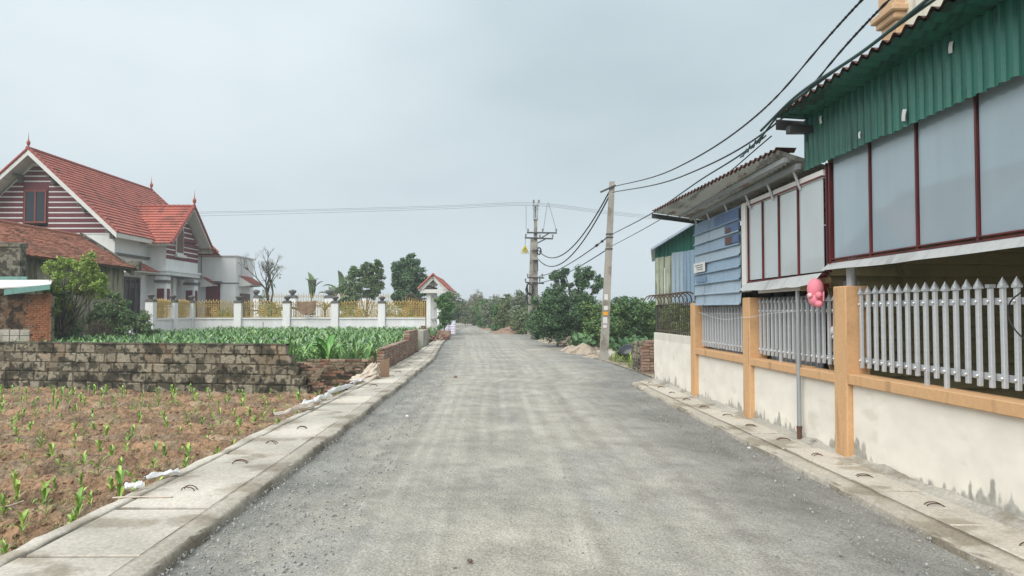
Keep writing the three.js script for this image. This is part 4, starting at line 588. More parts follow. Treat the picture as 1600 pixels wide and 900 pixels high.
{ // villa
  const g = thing('villa', 'white villa with red tiled gables and maroon striped cladding behind the gold fence', 'house');
  const rx = -30.3, eh = 6.68, rh = 11.9, hw = 5.65, sl = (rh - eh) / hw, z0 = -46, z1 = -61.8;
  // walls
  mesh(g, 'wall', box(-35.6, -25.4, 0, 6.72, -61, -47.15), M.white);
  mesh(g, 'gable_wall', plate(V(-35.2, 6.7, -47.16), V(-25.45, 6.7, -47.16), V(-29.9, rh - .6, -47.16), V(-30.7, rh - .6, -47.16), .05), M.white); mesh(g, 'window_surround', box(X(31, 47), X(71, 47), Y(354, 47), Y(290, 47), -47.11, -47.098), M.maroon);
  mesh(g, 'gable_wall', plate(V(-25.45, 6.7, -60.9), V(-35.2, 6.7, -60.9), V(-30.7, rh - .6, -60.9), V(-29.9, rh - .6, -60.9), .05), M.offwhite);
  gableBoards(g, 'x', V(rx, 0, -47.112), 6.78, rh - .62, 4.86, sl, rh - .5, .335, .085, M.maroon, .014, [X(33, 47) - rx - .05, X(69, 47) - rx + .05, Y(349, 47), Y(296, 47)]);
  windowUnit(g, 'z', V(X(51, 47), Y(322.5, 47), -47.1), 1.42, 2.1, 2, std({ color: lin(.2, .04, .025), roughness: .6 }));
  mesh(g, 'string_course', box(-35.7, -25.3, 6.3, 6.7, -47.3, -47.153), M.offwhite); mesh(g, 'string_course', box(-25.4, -25.2, Y(400, 48), Y(400, 48) + .16, -51.4, -47.1), M.greyTrim);
  // roof slopes: plaster soffit slab, tiles on top
  for (const s of [1, -1]) {
    const e = rx + s * hw, A = V(e, eh, z0), B = V(e, eh, z1), C = V(rx, rh, z1), D = V(rx, rh, z0), up = V(s * sl, 1, 0).normalize();
    const slab = s > 0 ? plate(B, A, D, C, .16) : plate(A, B, C, D, .16); const r = mesh(g, 'roof', slab, M.soffit);
    const q = p => p.clone().addScaledVector(up, .01); mesh(r, 'roof_tiles', s > 0 ? tiles(q(A), q(B), q(C), q(D)) : tiles(q(B), q(A), q(D), q(C)), M.tile, true);
    mesh(r, 'verge_roll', ridgeRoll(A.clone().addScaledVector(up, .06), D.clone().addScaledVector(up, .06), .11), M.tileRidge); mesh(r, 'verge_roll', ridgeRoll(B.clone().addScaledVector(up, .06), C.clone().addScaledVector(up, .06), .11), M.tileRidge);
    mesh(r, 'barge_board', plate(A.clone().add(V(0, -.34, .03)), A.clone().add(V(0, .0, .03)), D.clone().add(V(0, .0, .03)), D.clone().add(V(0, -.34, .03)), .05), M.offwhite);
    mesh(r, 'fascia', box(e - .05, e + .04, eh - .3, eh - .03, z1, z0), M.soffit);
  }
  mesh(g, 'ridge_roll', ridgeRoll(V(rx, rh + .08, z0 + .1), V(rx, rh + .08, z1 - .1), .13), M.tileRidge); finial(g, V(rx, rh + .1, z0), .68); finial(g, V(rx, rh + .1, z1), .8);
  for (const [px, py] of [[28, 272], [80, 275], [128, 318], [172, 360]]) { const p = at(px, py, 46.7); mesh(g, 'bracket', merged([box(p.x - .12, p.x + .12, p.y - .5, p.y, -47.1, -46.85), box(p.x - .1, p.x + .1, p.y - .16, p.y, -47.1, -46.3)]), M.greyTrim); }
  // cross gable over the porch
  const cz = -54, ct = -23.3, cr = 9.4, ce = 6.4, ch = 3.55, cs = (cr - ce) / ch, xin = -29;
  for (const s of [1, -1]) {
    const ez = cz + s * ch, A = V(ct, ce, ez), B = V(xin, ce, ez), C = V(xin, cr, cz), D = V(ct, cr, cz), up = V(0, 1, s * cs).normalize(), q = p => p.clone().addScaledVector(up, .01);
    const r = mesh(g, 'porch_roof', s > 0 ? plate(B, A, D, C, -.16) : plate(A, B, C, D, -.16), M.soffit); mesh(r, 'roof_tiles', s > 0 ? tiles(q(B), q(A), q(D), q(C)) : tiles(q(A), q(B), q(C), q(D)), M.tile, true);
    mesh(r, 'verge_roll', ridgeRoll(A.clone().addScaledVector(up, .06), D.clone().addScaledVector(up, .06), .12), M.tileRidge);
    if (s < 0) mesh(r, 'eave_return', tiles(V(ct + .5, ce - .35, ez - .4), V(ct - 1.4, ce - .35, ez - .4), V(ct - 1.4, ce + .15, ez + .6), V(ct + .3, ce + .15, ez + .6), .3, .3), M.tile);
  }
  mesh(g, 'ridge_roll', ridgeRoll(V(ct - .05, cr + .08, cz), V(-27.9, cr + .08, cz), .13), M.tileRidge); finial(g, V(ct, cr + .1, cz), .8);
  { const a = V(-24.65, ce + .05, cz + ch), b = V(-27.75, cr, cz); mesh(g, 'valley_roll', ridgeRoll(V(-24.75, ce + .12, cz + ch - .05), V(-27.6, cr + .05, cz), .09), M.tileRidge); }
  // porch body: upper wall, cladding, arched window, columns
  const fx = -24.1, zn = -51.4, zf = -56.6;
  mesh(g, 'porch_wall', merged([box(-25.4, fx, 4.55, 6.5, zf, zn)]), M.white); mesh(g, 'porch_gable', plate(V(fx - .06, 6.4, zn), V(fx - .06, 6.4, zf), V(fx - .06, cr - .35, cz - .1), V(fx - .06, cr - .35, cz + .1), .055), M.white);
  mesh(g, 'gable_backing', plate(V(fx - .02, 5.42, cz + 2.62), V(fx - .02, 5.42, cz - 2.62), V(fx - .02, 6.9, cz - 2.62), V(fx - .02, 6.9, cz + 2.62), .015), M.white); gableBoards(g, 'z', V(fx, 0, cz), 5.45, cr - .5, 2.6, cs, cr - .42, .36, .085, M.maroon, .014, [-1.2, -.1, 6.0, 7.9]);
  { const c = V(fx + .02, 6.95, cz + .65), pts = []; const sh = new THREE.Shape(); sh.moveTo(-.5, -.95); sh.lineTo(.5, -.95); sh.lineTo(.5, .45); sh.absarc(0, .45, .5, 0, Math.PI, false); sh.lineTo(-.5, -.95); const mk = (s, d) => { const e = new THREE.ExtrudeGeometry(sh, { depth: d, bevelEnabled: false, curveSegments: 10 }); e.scale(s, s, 1); e.rotateY(Math.PI / 2); e.translate(c.x, c.y, c.z); return metres(e); }; const f = mesh(g, 'arched_window', mk(1.16, .08), M.offwhite); mesh(f, 'pane', mk(1, .1), M.woodBrown); mesh(f, 'sill', cbox(c.x, c.x + .25, c.y - 1.3, c.y - 1.1, c.z - .75, c.z + .75, .02), M.offwhite); }
  mesh(g, 'porch_beam', merged([box(-25.5, fx + .12, 4.3, 4.56, zf - .1, zn + .12), box(-25.5, fx + .2, 4.56, 4.7, zf - .2, zn + .2)]), M.white); mesh(g, 'porch_trim', box(-25.6, fx + .26, 4.24, 4.3, zf - .25, zn + .26), M.greyTrim);
  for (const z of [zn - .15, zf + .5]) { const c = mesh(g, 'column', merged([box(fx - .62, fx + .12, 0, 3.75, z - .35, z + .35), box(fx - .62, fx + .12, 3.95, 4.25, z - .35, z + .35)]), M.white); mesh(c, 'capital', box(fx - .7, fx + .2, 3.75, 3.95, z - .43, z + .43), M.greyTrim); mesh(c, 'column_inlay', box(fx - .5, fx + .0, .4, 3.35, z + .35, z + .37), M.red.clone()); mesh(c, 'column_inlay', box(fx + .12, fx + .14, .4, 3.35, z - .22, z + .22), M.maroon); c.children[1].material = M.maroon; }
  mesh(g, 'porch_column', box(-25.3, -24.8, 0, 4.3, -54.6, -54.1), M.offwhite); mesh(g, 'back_wall', box(-26.6, -26.5, 0, 4.4, -57, -51), M.offwhite); mesh(g, 'wall_band', box(-26.5, -26.46, 2.6, 2.75, -57, -51), M.greyTrim);
  mesh(g, 'door', box(-26.48, -26.4, .5, 3.4, -56.2, -54.9), M.woodBrown);
  // side window with hood
  windowUnit(g, 'x', V(-25.4, 2.6, -49), 2.7, 2.9, 4); hood(g, V(-25.4, 4.95, -49), 3.3, 1.15, .62, 'x');
  // flat roofed annex
  mesh(g, 'annex', box(-25.4, -21.7, 0, 6.1, -62, -58), M.white); mesh(g, 'annex_parapet', box(-25.5, -21.6, 6.1, 6.18, -62.1, -57.9), M.offwhite); mesh(g, 'annex_band', box(-25.4, -21.67, 3.95, 4.03, -62, -57.96), M.greyTrim);
  mesh(g, 'annex_door', box(X(322, 58), X(344, 58), .5, 3.98, -57.99, -57.93), M.maroon); mesh(g, 'downpipe', rod(V(X(313, 57.8), 4.2, -57.9), V(X(313, 57.8), 6.1, -57.9), .03, .03, 6), M.greyTrim); mesh(g, 'door_canopy', box(X(320, 58), X(347, 58), 3.98, 4.12, -58, -57.4), M.greyTrim);
  mesh(g, 'annex_side_door', box(-21.69, -21.62, .5, 3.2, -61, -58.9), M.woodBrown); hood(g, V(-21.7, 4.5, -59.9), 2.6, 1.0, .65, 'x'); hood(g, V(-24.1, 4.35, -57.9), 1.6, 1.0, .6, 'x');
  mesh(g, 'lamp_arm', tube([V(-21.5, 4.4, -58.6), V(-21.5, 5.3, -58.6), V(-21.6, 5.6, -58.5), V(-21.9, 5.7, -58.3)], .03, 12, 5), M.steelDull);
  rebase(g, -26, 0, -52);
}
// ---------------------------------------------------------------- villa fence with gilded railings
function lotusCap(parent, x, y, z, s = 1) { const c = mesh(parent, 'post_cap', merged([box(x - .26 * s, x + .26 * s, y, y + .1 * s, z - .26 * s, z + .26 * s), box(x - .21 * s, x + .21 * s, y + .1 * s, y + .16 * s, z - .21 * s, z + .21 * s)]), M.greyTrim); const u = new THREE.LatheGeometry([[.001, .16], [.12, .16], [.1, .2], [.2, .32], [.23, .4], [.2, .43], [.12, .46], [.001, .5]].map(([a, b]) => new THREE.Vector2(a * s, b * s)), 8); u.translate(x, y, z); mesh(c, 'lotus_urn', metres(u), M.greyTrim); return c; }
function railing(parent, a, b, y0, y1, rosette = true, step = .115) { // gilded bars between two posts
  const L = [], n = Math.max(3, Math.round(a.distanceTo(b) / step)), dir = V().subVectors(b, a).normalize();
  for (const y of [y0 + .03, y0 + (y1 - y0) * .68, y0 + (y1 - y0) * .8]) L.push(bar(V(a.x, y, a.z), V(b.x, y, b.z), .05, .045));
  for (let i = 0; i < n; i++) { const t = (i + .5) / n, p = V().lerpVectors(a, b, t), hump = Math.sin(t * Math.PI) * .12, yt = y1 + hump - (i % 2) * .1; L.push(rod(V(p.x, y0, p.z), V(p.x, yt - .12, p.z), .021, .021, 5), rod(V(p.x, yt - .16, p.z), V(p.x, yt - .08, p.z), .03, .05, 5), rod(V(p.x, yt - .08, p.z), V(p.x, yt + .08, p.z), .05, .004, 5)); }
  const r = mesh(parent, 'railing_panel', merged(L), M.gold); if (!rosette) return;
  const c = V().lerpVectors(a, b, .5), ang = Math.atan2(-dir.z, dir.x), R = [], S = (x, y, rad, tube0) => { const q = new THREE.TorusGeometry(rad, tube0, 5, 12); q.rotateY(ang); q.translate(c.x + dir.x * x, y0 + (y1 - y0) * .36 + y, c.z + dir.z * x + .02); return q; };
  R.push(S(0, 0, .2, .03), S(0, 0, .09, .05)); for (let k = 0; k < 8; k++) { const q = k / 8 * 6.283; R.push(S(Math.cos(q) * .24, Math.sin(q) * .24, .075, .028)); }
  const bay = a.distanceTo(b); for (const s of [-1, 1]) for (const k of [.27, .4]) if (bay * k > .5) R.push(S(s * bay * k, .1, .085, .022), S(s * bay * k, -.12, .085, .022), S(s * bay * k, -.28, .06, .02)); mesh(r, 'rosette', merged(R), M.gold);
}
{
  const g = thing('villa_fence', 'white villa fence with grey capped posts and gilded railings', 'fence');
  const P = [[670, 53.2], [597, 52.7], [524, 52.1], [449, 51.5], [373, 50.9], [299, 50.4], [270, 47.9], [236, 45.2]].map(([px, d]) => V(X(px, d), 0, -d));
  const dOf = i => -P[i].z; const yc = 1.27, ytop = 2.42;
  P.forEach((p, i) => { if (!i) return; const s = .24; const post = mesh(g, 'post', box(p.x - s, p.x + s, -.5, 2.34, p.z - s, p.z + s), M.white); lotusCap(post, p.x, 2.34, p.z, 1.05); });
  for (let i = 0; i < P.length - 1; i++) { const a = P[i], b = P[i + 1], dir = V().subVectors(b, a).normalize(), A = a.clone().addScaledVector(dir, .24), B = b.clone().addScaledVector(dir, -.24), n = V(-dir.z, 0, dir.x); const w = (y0, y1, t) => { const q = (p, s, y) => V(p.x + n.x * s, y, p.z + n.z * s); return plate(q(A, -t, y0), q(B, -t, y0), q(B, -t, y1), q(A, -t, y1), t * 2 * (1)); }; const wm = mesh(g, 'fence_wall', bar(V(A.x, yc / 2 - .25, A.z), V(B.x, yc / 2 - .25, B.z), .22, yc + .5 - .08), M.white); mesh(g, 'fence_coping', bar(V(A.x, yc + .01, A.z), V(B.x, yc + .01, B.z), .36, .1), M.white); railing(g, A, B, yc + .08, ytop, true); }
  const e = P.at(-1); mesh(g, 'fence_wall', bar(V(e.x - .3, .45, e.z), V(e.x - 3.6, .45, e.z - .5), .22, 1.9), M.white); mesh(g, 'fence_coping', bar(V(e.x - .3, 1.44, e.z), V(e.x - 3.6, 1.44, e.z - .5), .34, .08), M.white);
  rebase(g, P[3].x, 0, P[3].z);
  // a sack cloth hung over the railing
  const c = V(X(478, 51.4), 0, -51.45); top('hung_cloth', (() => { const pts = grid(20, 14, (u, v) => { const w = 1.36 * Math.sqrt(Math.max(.0, 1 - Math.pow(v, 2.4))) * .5 + .02, x = (u - .5) * 2 * w + .06; return V(c.x + x, 2.47 - v * 1.0 - Math.sin(u * Math.PI) * .06 * (1 - v) + .05 * u, c.z + .12 + (fb(u * 4, v * 3, 3, 5) - .5) * .12); }); return metres(pts); })(), M.cloth, 'brown sack cloth draped over a gilded railing panel', 'cloth');
}
{ // far fence behind the yard
  const g = thing('rear_fence', 'far white yard wall with grey capped posts and low gilt spikes', 'fence'), d = 78, px = [400, 457, 515, 574, 632], yT = Y(474, d);
  px.forEach((x, i) => { const X0 = X(x, d); const p = mesh(g, 'post', box(X0 - .45, X0 + .45, 0, Y(466, d), -d - .45, -d + .45), M.white); lotusCap(p, X0, Y(466, d), -d, 1.9); if (i < 4) { const X1 = X(px[i + 1], d); mesh(g, 'fence_wall', box(X0 + .45, X1 - .45, 0, yT - .15, -d - .15, -d + .15), M.white); mesh(g, 'fence_coping', box(X0 + .45, X1 - .45, yT - .15, yT + .05, -d - .3, -d + .3), M.white); railing(g, V(X0 + .5, 0, -d), V(X1 - .5, 0, -d), yT + .05, yT + .95, false, .26); } });
  mesh(g, 'fence_wall', box(X(632, d) + .45, X(690, d), 0, yT - .15, -d - .15, -d + .15), M.white); rebase(g, X(515, d), 0, -d);
}
{ // gate with little tiled roof
  const d = 53.2, g = thing('villa_gate', 'white gate columns carrying a small red tiled gable roof', 'gate', [X(673.5, d), 0, -d]), ye = Y(452, d), c0 = 0;
  for (const [x, z, w] of [[-.16, 0, .15], [-.13, -2.3, .11], [-.14, -4.3, .13]]) { const c = mesh(g, 'column', box(x - w, x + w, -.3, 3.32, z - w, z + w), M.white); mesh(c, 'capital', merged([box(x - w - .07, x + w + .07, 3.32, 3.45, z - w - .07, z + w + .07), box(x - w - .02, x + w + .02, 3.5, 3.62, z - w - .02, z + w + .02)]), M.greyTrim); }
  mesh(g, 'rail', box(-.2, -.1, 1.1, 1.25, -4.2, -.15), M.white); mesh(g, 'low_wall', box(-.22, -.08, -.3, .35, -4.2, -.15), M.mortar);
  const hw = 1.08, y0 = 3.3, y1 = 4.36, cx = .2, zA = .55, zB = -6.2;
  for (const s of [-1, 1]) { const A = V(cx + s * hw, y0, zA), B = V(cx + s * hw, y0, zB), C = V(cx, y1, zB), D = V(cx, y1, zA); const r = mesh(g, 'roof', s > 0 ? plate(B, A, D, C, .1) : plate(A, B, C, D, .1), M.offwhite); const q = p => p.clone().add(V(0, .02, 0)); mesh(r, 'roof_tiles', s > 0 ? tiles(q(A), q(B), q(C), q(D), .28, .3, .05) : tiles(q(B), q(A), q(D), q(C), .28, .3, .05), M.tile, true); mesh(r, 'verge_roll', ridgeRoll(A.clone().add(V(0, .08, .04)), D.clone().add(V(0, .08, .04)), .08), M.tile); }
  mesh(g, 'tie_beam', box(cx - .95, cx + .95, 3.08, 3.34, .2, .45), M.offwhite); mesh(g, 'gable_trim', merged([bar(V(cx - .8, 3.36, .48), V(cx, 4.14, .48), .07, .16), bar(V(cx + .8, 3.36, .48), V(cx, 4.14, .48), .07, .16)]), M.soffit); mesh(g, 'roof_bracket', box(cx - .2, cx + .05, 3.72, 4.1, .1, .4), M.greyTrim);
}
{ // villa drive gate scrolls behind the railing
  const d = 57, g = thing('scroll_gate', 'dark scrolled gate top behind the gilded railing near the gate roof', 'gate', [X(650, d), 0, -d]); const P = (px, py) => V(X(px, d) - X(650, d), Y(py, d), 0);
  mesh(g, 'scroll', tube([P(634, 470), P(638, 461), P(644, 459), P(652, 466), P(660, 467), P(668, 466)], .07, 24, 6), M.rustDark); const L = []; for (let i = 0; i < 12; i++) { const p = P(634 + i * 2.9, 466); L.push(rod(V(p.x, .3, 0), V(p.x, p.y - .1 + Math.max(0, 8 - i) * .03, 0), .03, .03, 5)); } mesh(g, 'gate_bars', merged(L), M.gold); mesh(g, 'gate_sheet', box(P(636, 0).x, P(668, 0).x, .3, Y(470, d), -.06, -.03), M.woodBrown);
}
// ---------------------------------------------------------------- old farmhouse and brick outhouse
{
  const g = thing('old_farmhouse', 'old farmhouse with weathered clay tile roof and mould stained plaster walls', 'house');
  const ex = -19.95, eh = 4.02, rxx = -22.8, rh = 5.68, za = -30, zb = -39.2;
  mesh(g, 'wall', box(-25.2, -20.55, -.6, 4.15, zb + .1, za), M.oldPlaster);
  const A = V(ex, eh, za), B = V(ex, eh, zb), C = V(rxx, rh, zb), D = V(rxx, rh, za);
  const r = mesh(g, 'roof', plate(B, A, D, C, .08), M.woodBrown); mesh(r, 'roof_tiles', tiles(A.clone().add(V(0, .03, 0)), B.clone().add(V(0, .03, 0)), C.clone().add(V(0, .03, 0)), D.clone().add(V(0, .03, 0)), .15, .17, .035, .008, .035), M.tileOld, true);
  mesh(g, 'roof', plate(V(-25.7, 4.0, za), V(-25.7, 4.0, zb), C, D, .08), M.woodBrown); mesh(g, 'ridge_roll', ridgeRoll(V(rxx, rh + .06, za), V(rxx, rh + .06, zb), .1), M.tileOld);
  mesh(g, 'parapet', merged([plate(V(ex - .1, eh + .15, zb + .02), V(rxx, rh + .22, zb + .02), V(rxx, rh - .3, zb + .02), V(ex - .1, eh - .35, zb + .02), .3), cbox(ex - .5, ex + .15, eh - .1, eh + .42, zb - .35, zb + .05, .04)]), M.oldDark);
  mesh(g, 'gable_wall', merged([plate(V(-26, -.6, za + .02), V(-19.75, -.6, za + .02), V(-19.75, 4.3, za + .02), V(-26, 4.3, za + .02), .35), cbox(-21, -19.68, 4.3, 4.5, za - .05, za + .42, .04), plate(V(-26, 4.3, za + .03), V(-20.2, 4.3, za + .03), V(-22.2, 5.35, za + .03), V(-23.6, 5.35, za + .03), .3)]), M.oldDark);
  mesh(g, 'vent', box(-20.56, -20.5, 3.4, 3.8, -33.9, -33.5), M.dark); mesh(g, 'vent', box(-20.56, -20.5, 3.4, 3.75, -36.3, -35.9), M.dark);
  rebase(g, -22, -.5, -34);
}
{
  const d = 26.2, g = thing('brick_outhouse', 'brick outhouse with patched walls and a teal edged sheet roof', 'outhouse'), x1 = X(81, d), xm = X(49, d), x0 = -21, R = rng(103), h = .075, yb = -.5, nO = [], nN = [], nW = [];
  for (let c = 0; c < 38; c++) { const y = yb + c * h, lim = 2.3 + (0) ; for (let x = x1 - .005 - (c % 2) * .1; x > x0;) { const l = .2 + R() * .02, yMax = lerp(2.28, 2.44, (x - x0) / (x1 - x0)); if (y + h < yMax) { const b = cbox(x - l + .008, x - .008, y + .008, y + h - .006, -d - .2, -d + (R() - .5) * .02, .005); const grey = x < xm && y < 1.1 && x > xm - 2.2 && y > .2; if (!grey) (x > xm + (R() - .5) * .3 ? nN : R() < .22 ? nW : nO).push(b); } x -= l; } }
  mesh(g, 'orange_bricks', merged(nN), M.brickNew, true); mesh(g, 'weathered_bricks', merged(nO), M.brickOld, true); mesh(g, 'pale_bricks', merged(nW), M.brickMortar, true);
  mesh(g, 'mortar_core', box(x0, x1 - .01, yb, 2.26, -d - .19, -d - .012), M.brickMortar);
  for (let r = 0; r < 4; r++) for (let x = xm - .02, k = 0; k < 6; k++) { const l = .36; mesh(g, 'block', cbox(x - l + .01, x - .01, .22 + r * .22, .43 + r * .22, -d - .15, -d + .012, .01), M.mortar); x -= l; }
  mesh(g, 'side_wall', plate(V(x1 - .01, yb, -d - .05), V(x1 - 2.1, yb, -29.3), V(x1 - 2.1, 2.5, -29.3), V(x1 - .01, 2.3, -d - .05), -.15), M.brickNew);
  mesh(g, 'roof_sheet', plate(V(x0, 2.36, -d + .35), V(x1 + .15, 2.62, -d + .35), V(x1 - 1.9, 2.95, -29.3), V(x0, 2.95, -29.3), .04), M.offwhite);
  mesh(g, 'roof_trim', plate(V(X(18, d), 2.3, -d + .37), V(x1 + .17, 2.5, -d + .37), V(x1 + .17, 2.68, -d + .37), V(X(18, d), 2.5, -d + .37), .03), M.greenPale); mesh(g, 'back_trim', box(x0, X(31, 29), 2.95, 3.12, -29.45, -29.38), M.greenPale);
  rebase(g, x1, yb, -d);
}

// ---------------------------------------------------------------- trees, shrubs, plants
const PAL = { dark: [[.03, .08, .034], [.05, .115, .045], [.075, .15, .06], [.12, .2, .07]], mid: [[.075, .165, .04], [.11, .22, .055], [.055, .13, .036]], lime: [[.26, .36, .06], [.34, .43, .08], [.18, .28, .06]], olive: [[.15, .19, .08], [.21, .24, .11], [.11, .16, .06]], grey: [[.2, .24, .15], [.27, .29, .2], [.13, .18, .1]], pale: [[.26, .24, .19], [.3, .27, .21], [.14, .15, .09]] };
function leafCloud(R, clumps, n, size, pal, asp = .5) {
  const p = new Float32Array(n * 18), c = new Float32Array(n * 18), tot = []; let sum = 0; for (const k of clumps) { sum += k[3] * k[3]; tot.push(sum); }
  { const big = clumps; clumps = []; tot.length = 0; sum = 0; for (const k of big) for (let i = 0; i < 14; i++) { const ph = R() * 6.283, ct = R() * 2 - 1, st = Math.sqrt(1 - ct * ct), q = k[3] * (.3 + .75 * Math.pow(R(), .6)), r = k[3] * (.22 + R() * .3); clumps.push([k[0] + st * Math.cos(ph) * q, k[1] + ct * q * .85, k[2] + st * Math.sin(ph) * q, r]); sum += r * r; tot.push(sum); } }
  const a = V(), u = V(), w = V(), nn = V(), P = [V(), V(), V(), V()];
  for (let i = 0; i < n; i++) {
    const q = R() * sum, k = clumps[tot.findIndex(t => t >= q)], ph = R() * 6.283, ct = R() * 2 - 1, st = Math.sqrt(1 - ct * ct), rr = k[3] * (.25 + .8 * Math.pow(R(), .5)) * (.55 + .85 * vn(ph * 2.5 + k[0] * 7, ct * 5 + k[1] * 5, 3));
    nn.set(st * Math.cos(ph), ct, st * Math.sin(ph)); a.set(k[0] + nn.x * rr * (k[4] ?? 1), k[1] + nn.y * rr * (k[5] ?? .85), k[2] + nn.z * rr * (k[4] ?? 1));
    nn.x += (R() - .5) * 1.6; nn.y += .5 + (R() - .5) * 1.4; nn.z += (R() - .5) * 1.6; nn.normalize(); u.set(R() - .5, (R() - .5) * .6 - .25, R() - .5).cross(nn).normalize(); w.crossVectors(nn, u);
    const s = size * (.5 + R() * .95), col = pal[Math.floor(R() * pal.length)], t = .75 + R() * .5;
    P[0].copy(a).addScaledVector(u, -s * .5); P[1].copy(a).addScaledVector(w, s * asp * .5).addScaledVector(nn, s * .1); P[2].copy(a).addScaledVector(u, s * .5).addScaledVector(nn, -s * .08); P[3].copy(a).addScaledVector(w, -s * asp * .5).addScaledVector(nn, s * .1);
    [0, 1, 2, 0, 2, 3].forEach((v, j) => { const o = i * 18 + j * 3; p[o] = P[v].x; p[o + 1] = P[v].y; p[o + 2] = P[v].z; c[o] = col[0] * t; c[o + 1] = col[1] * t; c[o + 2] = col[2] * t; });
  }
  const g = new THREE.BufferGeometry(); g.setAttribute('position', new THREE.BufferAttribute(p, 3)); g.setAttribute('color', new THREE.BufferAttribute(c, 3)); g.computeVertexNormals(); g.setAttribute('uv', new THREE.BufferAttribute(new Float32Array(n * 12), 2)); return g;
}
function limb(R, a, b, r0, r1, bend = .12) { const L = a.distanceTo(b), pts = [a]; for (let i = 1; i < 4; i++) pts.push(V().lerpVectors(a, b, i / 4).add(V((R() - .5) * L * bend, (R() - .5) * L * bend * .5, (R() - .5) * L * bend))); pts.push(b); const curve = new THREE.CatmullRomCurve3(pts), o = []; for (let i = 0; i < 5; i++) o.push(rod(curve.getPoint(i / 5), curve.getPoint(Math.min(1, (i + 1.04) / 5)), lerp(r0, r1, i / 5), lerp(r0, r1, (i + 1) / 5), 7)); return o; }
function autoClumps(R, w, y0, y1, n, r, depth = w) { const o = []; for (let i = 0; i < n; i++) { const t = (i + .5) / n, a = i * 2.4 + R(), q = Math.sqrt(R()) * .8, k = Math.sin(Math.PI * (.14 + .8 * t)); o.push([Math.cos(a) * q * w * .5 * k, lerp(y0, y1, t) + (R() - .5) * .1 * (y1 - y0), Math.sin(a) * q * depth * .5 * k, r * (.7 + R() * .6) * (.65 + .5 * k)]); } return o; }
let treeSeed = 700;
function tree(name, label, group, pos, o) { // o: w,y0,y1 crown; trunkR; clumps; n; leaf; pal
  const R = rng(treeSeed++), g = thing(name, label, o.cat ?? (name.includes('tree') ? 'tree' : 'shrub'), pos, group), cl = o.clumps ?? autoClumps(R, o.w, o.y0, o.y1, o.count ?? 14, o.r ?? o.w * .24, o.depth ?? o.w);
  const L = [], fork = V((R() - .5) * .1, o.fork ?? Math.max(.15, (o.y0 ?? .6) * .8), 0), tr = o.trunkR ?? .08; L.push(...limb(R, V(0, -.3, 0), fork, tr, tr * .8, .08));
  for (const k of cl) if (R() < (o.limbs ?? .8)) L.push(...limb(R, fork.clone().add(V(0, (R() - .3) * .2, 0)), V(k[0], k[1], k[2]), tr * .5, tr * .1, .14));
  mesh(g, 'trunk', merged(L), o.bark ?? M.bark); mesh(g, 'crown', leafCloud(R, cl, Math.round(o.n * 1.7), o.leaf * .72, o.pal, o.asp), M.leaf); return g;
}
// roadside greenery beyond the leaning pole
tree('fruit_tree', 'round dense dark green fruit tree beside the dirt heap', null, [X(872, 37), -.15, -37], { w: 2.5, y0: .75, y1: 3.0, count: 20, r: .52, n: 15000, leaf: .14, pal: PAL.dark, trunkR: .06, fork: .75 });
{ const d = 42, P = (px, py, r) => [X(px, d) - X(905, d), Y(py, d) + .2, (hash(px, py, 3) - .5) * .6, r];
  tree('pollarded_tree', 'taller lopped tree with tufted regrowth behind the fruit tree', null, [X(905, d), -.2, -d], { clumps: [P(872, 432, .42), P(864, 430, .3), P(883, 428, .38), P(908, 428, .5), P(915, 436, .5), P(918, 425, .35), P(909, 445, .5), P(935, 442, .38), P(938, 436, .26), P(928, 452, .3), P(886, 444, .36), P(905, 462, .6), P(912, 475, .7), P(898, 478, .6)], n: 7800, leaf: .17, pal: PAL.dark, trunkR: .17, fork: 1.5, limbs: 1 }); }
const hedge = [[918, 39, 470, 1.9, 'mid', 'broad leafy shrub filling the gap between fruit tree and leaning pole'], [948, 36, 478, 2.0, 'mid', 'leafy green shrub directly behind the leaning pole'], [975, 37, 464, 2.1, 'dark', 'dark green shrub with upright shoots just past the leaning pole'], [1003, 38, 470, 2.2, 'mid', 'loose green shrub by the end of the cream wall'], [1034, 40, 466, 2.4, 'dark', 'dark shrub seen above the rusty guard bars'], [1068, 38, 472, 2.6, 'mid', 'leafy shrub behind the rusty guard bars'], [1108, 38, 470, 2.6, 'dark', 'dense shrub behind the blue sheeted shed'], [848, 47, 478, 1.8, 'dark', 'dark shrub beside the transformer pole'], [866, 49, 492, 2.2, 'mid', 'low green shrub behind the fruit tree trunk'], [990, 45, 476, 3.4, 'dark', 'dark shrub mass deep behind the roadside hedge'], [940, 47, 480, 3.4, 'dark', 'shaded shrub behind the pollarded tree'], [1050, 47, 474, 4, 'dark', 'deep green shrub far behind the sheet lean-to']];
hedge.forEach(([px, d, py, w, pal, l]) => { const yt = Y(py, d) + .35; tree('shrub', l, 'shrubs of the roadside thicket', [X(px, d), -.35, -d], { w, y0: .35, y1: yt - .15, count: 15, r: w * .25, n: 8200, leaf: .17, pal: pal === 'dark' ? PAL.dark.concat(PAL.mid) : PAL.mid.concat([PAL.lime[2], PAL.olive[0]]), trunkR: .05, asp: .55 }); });
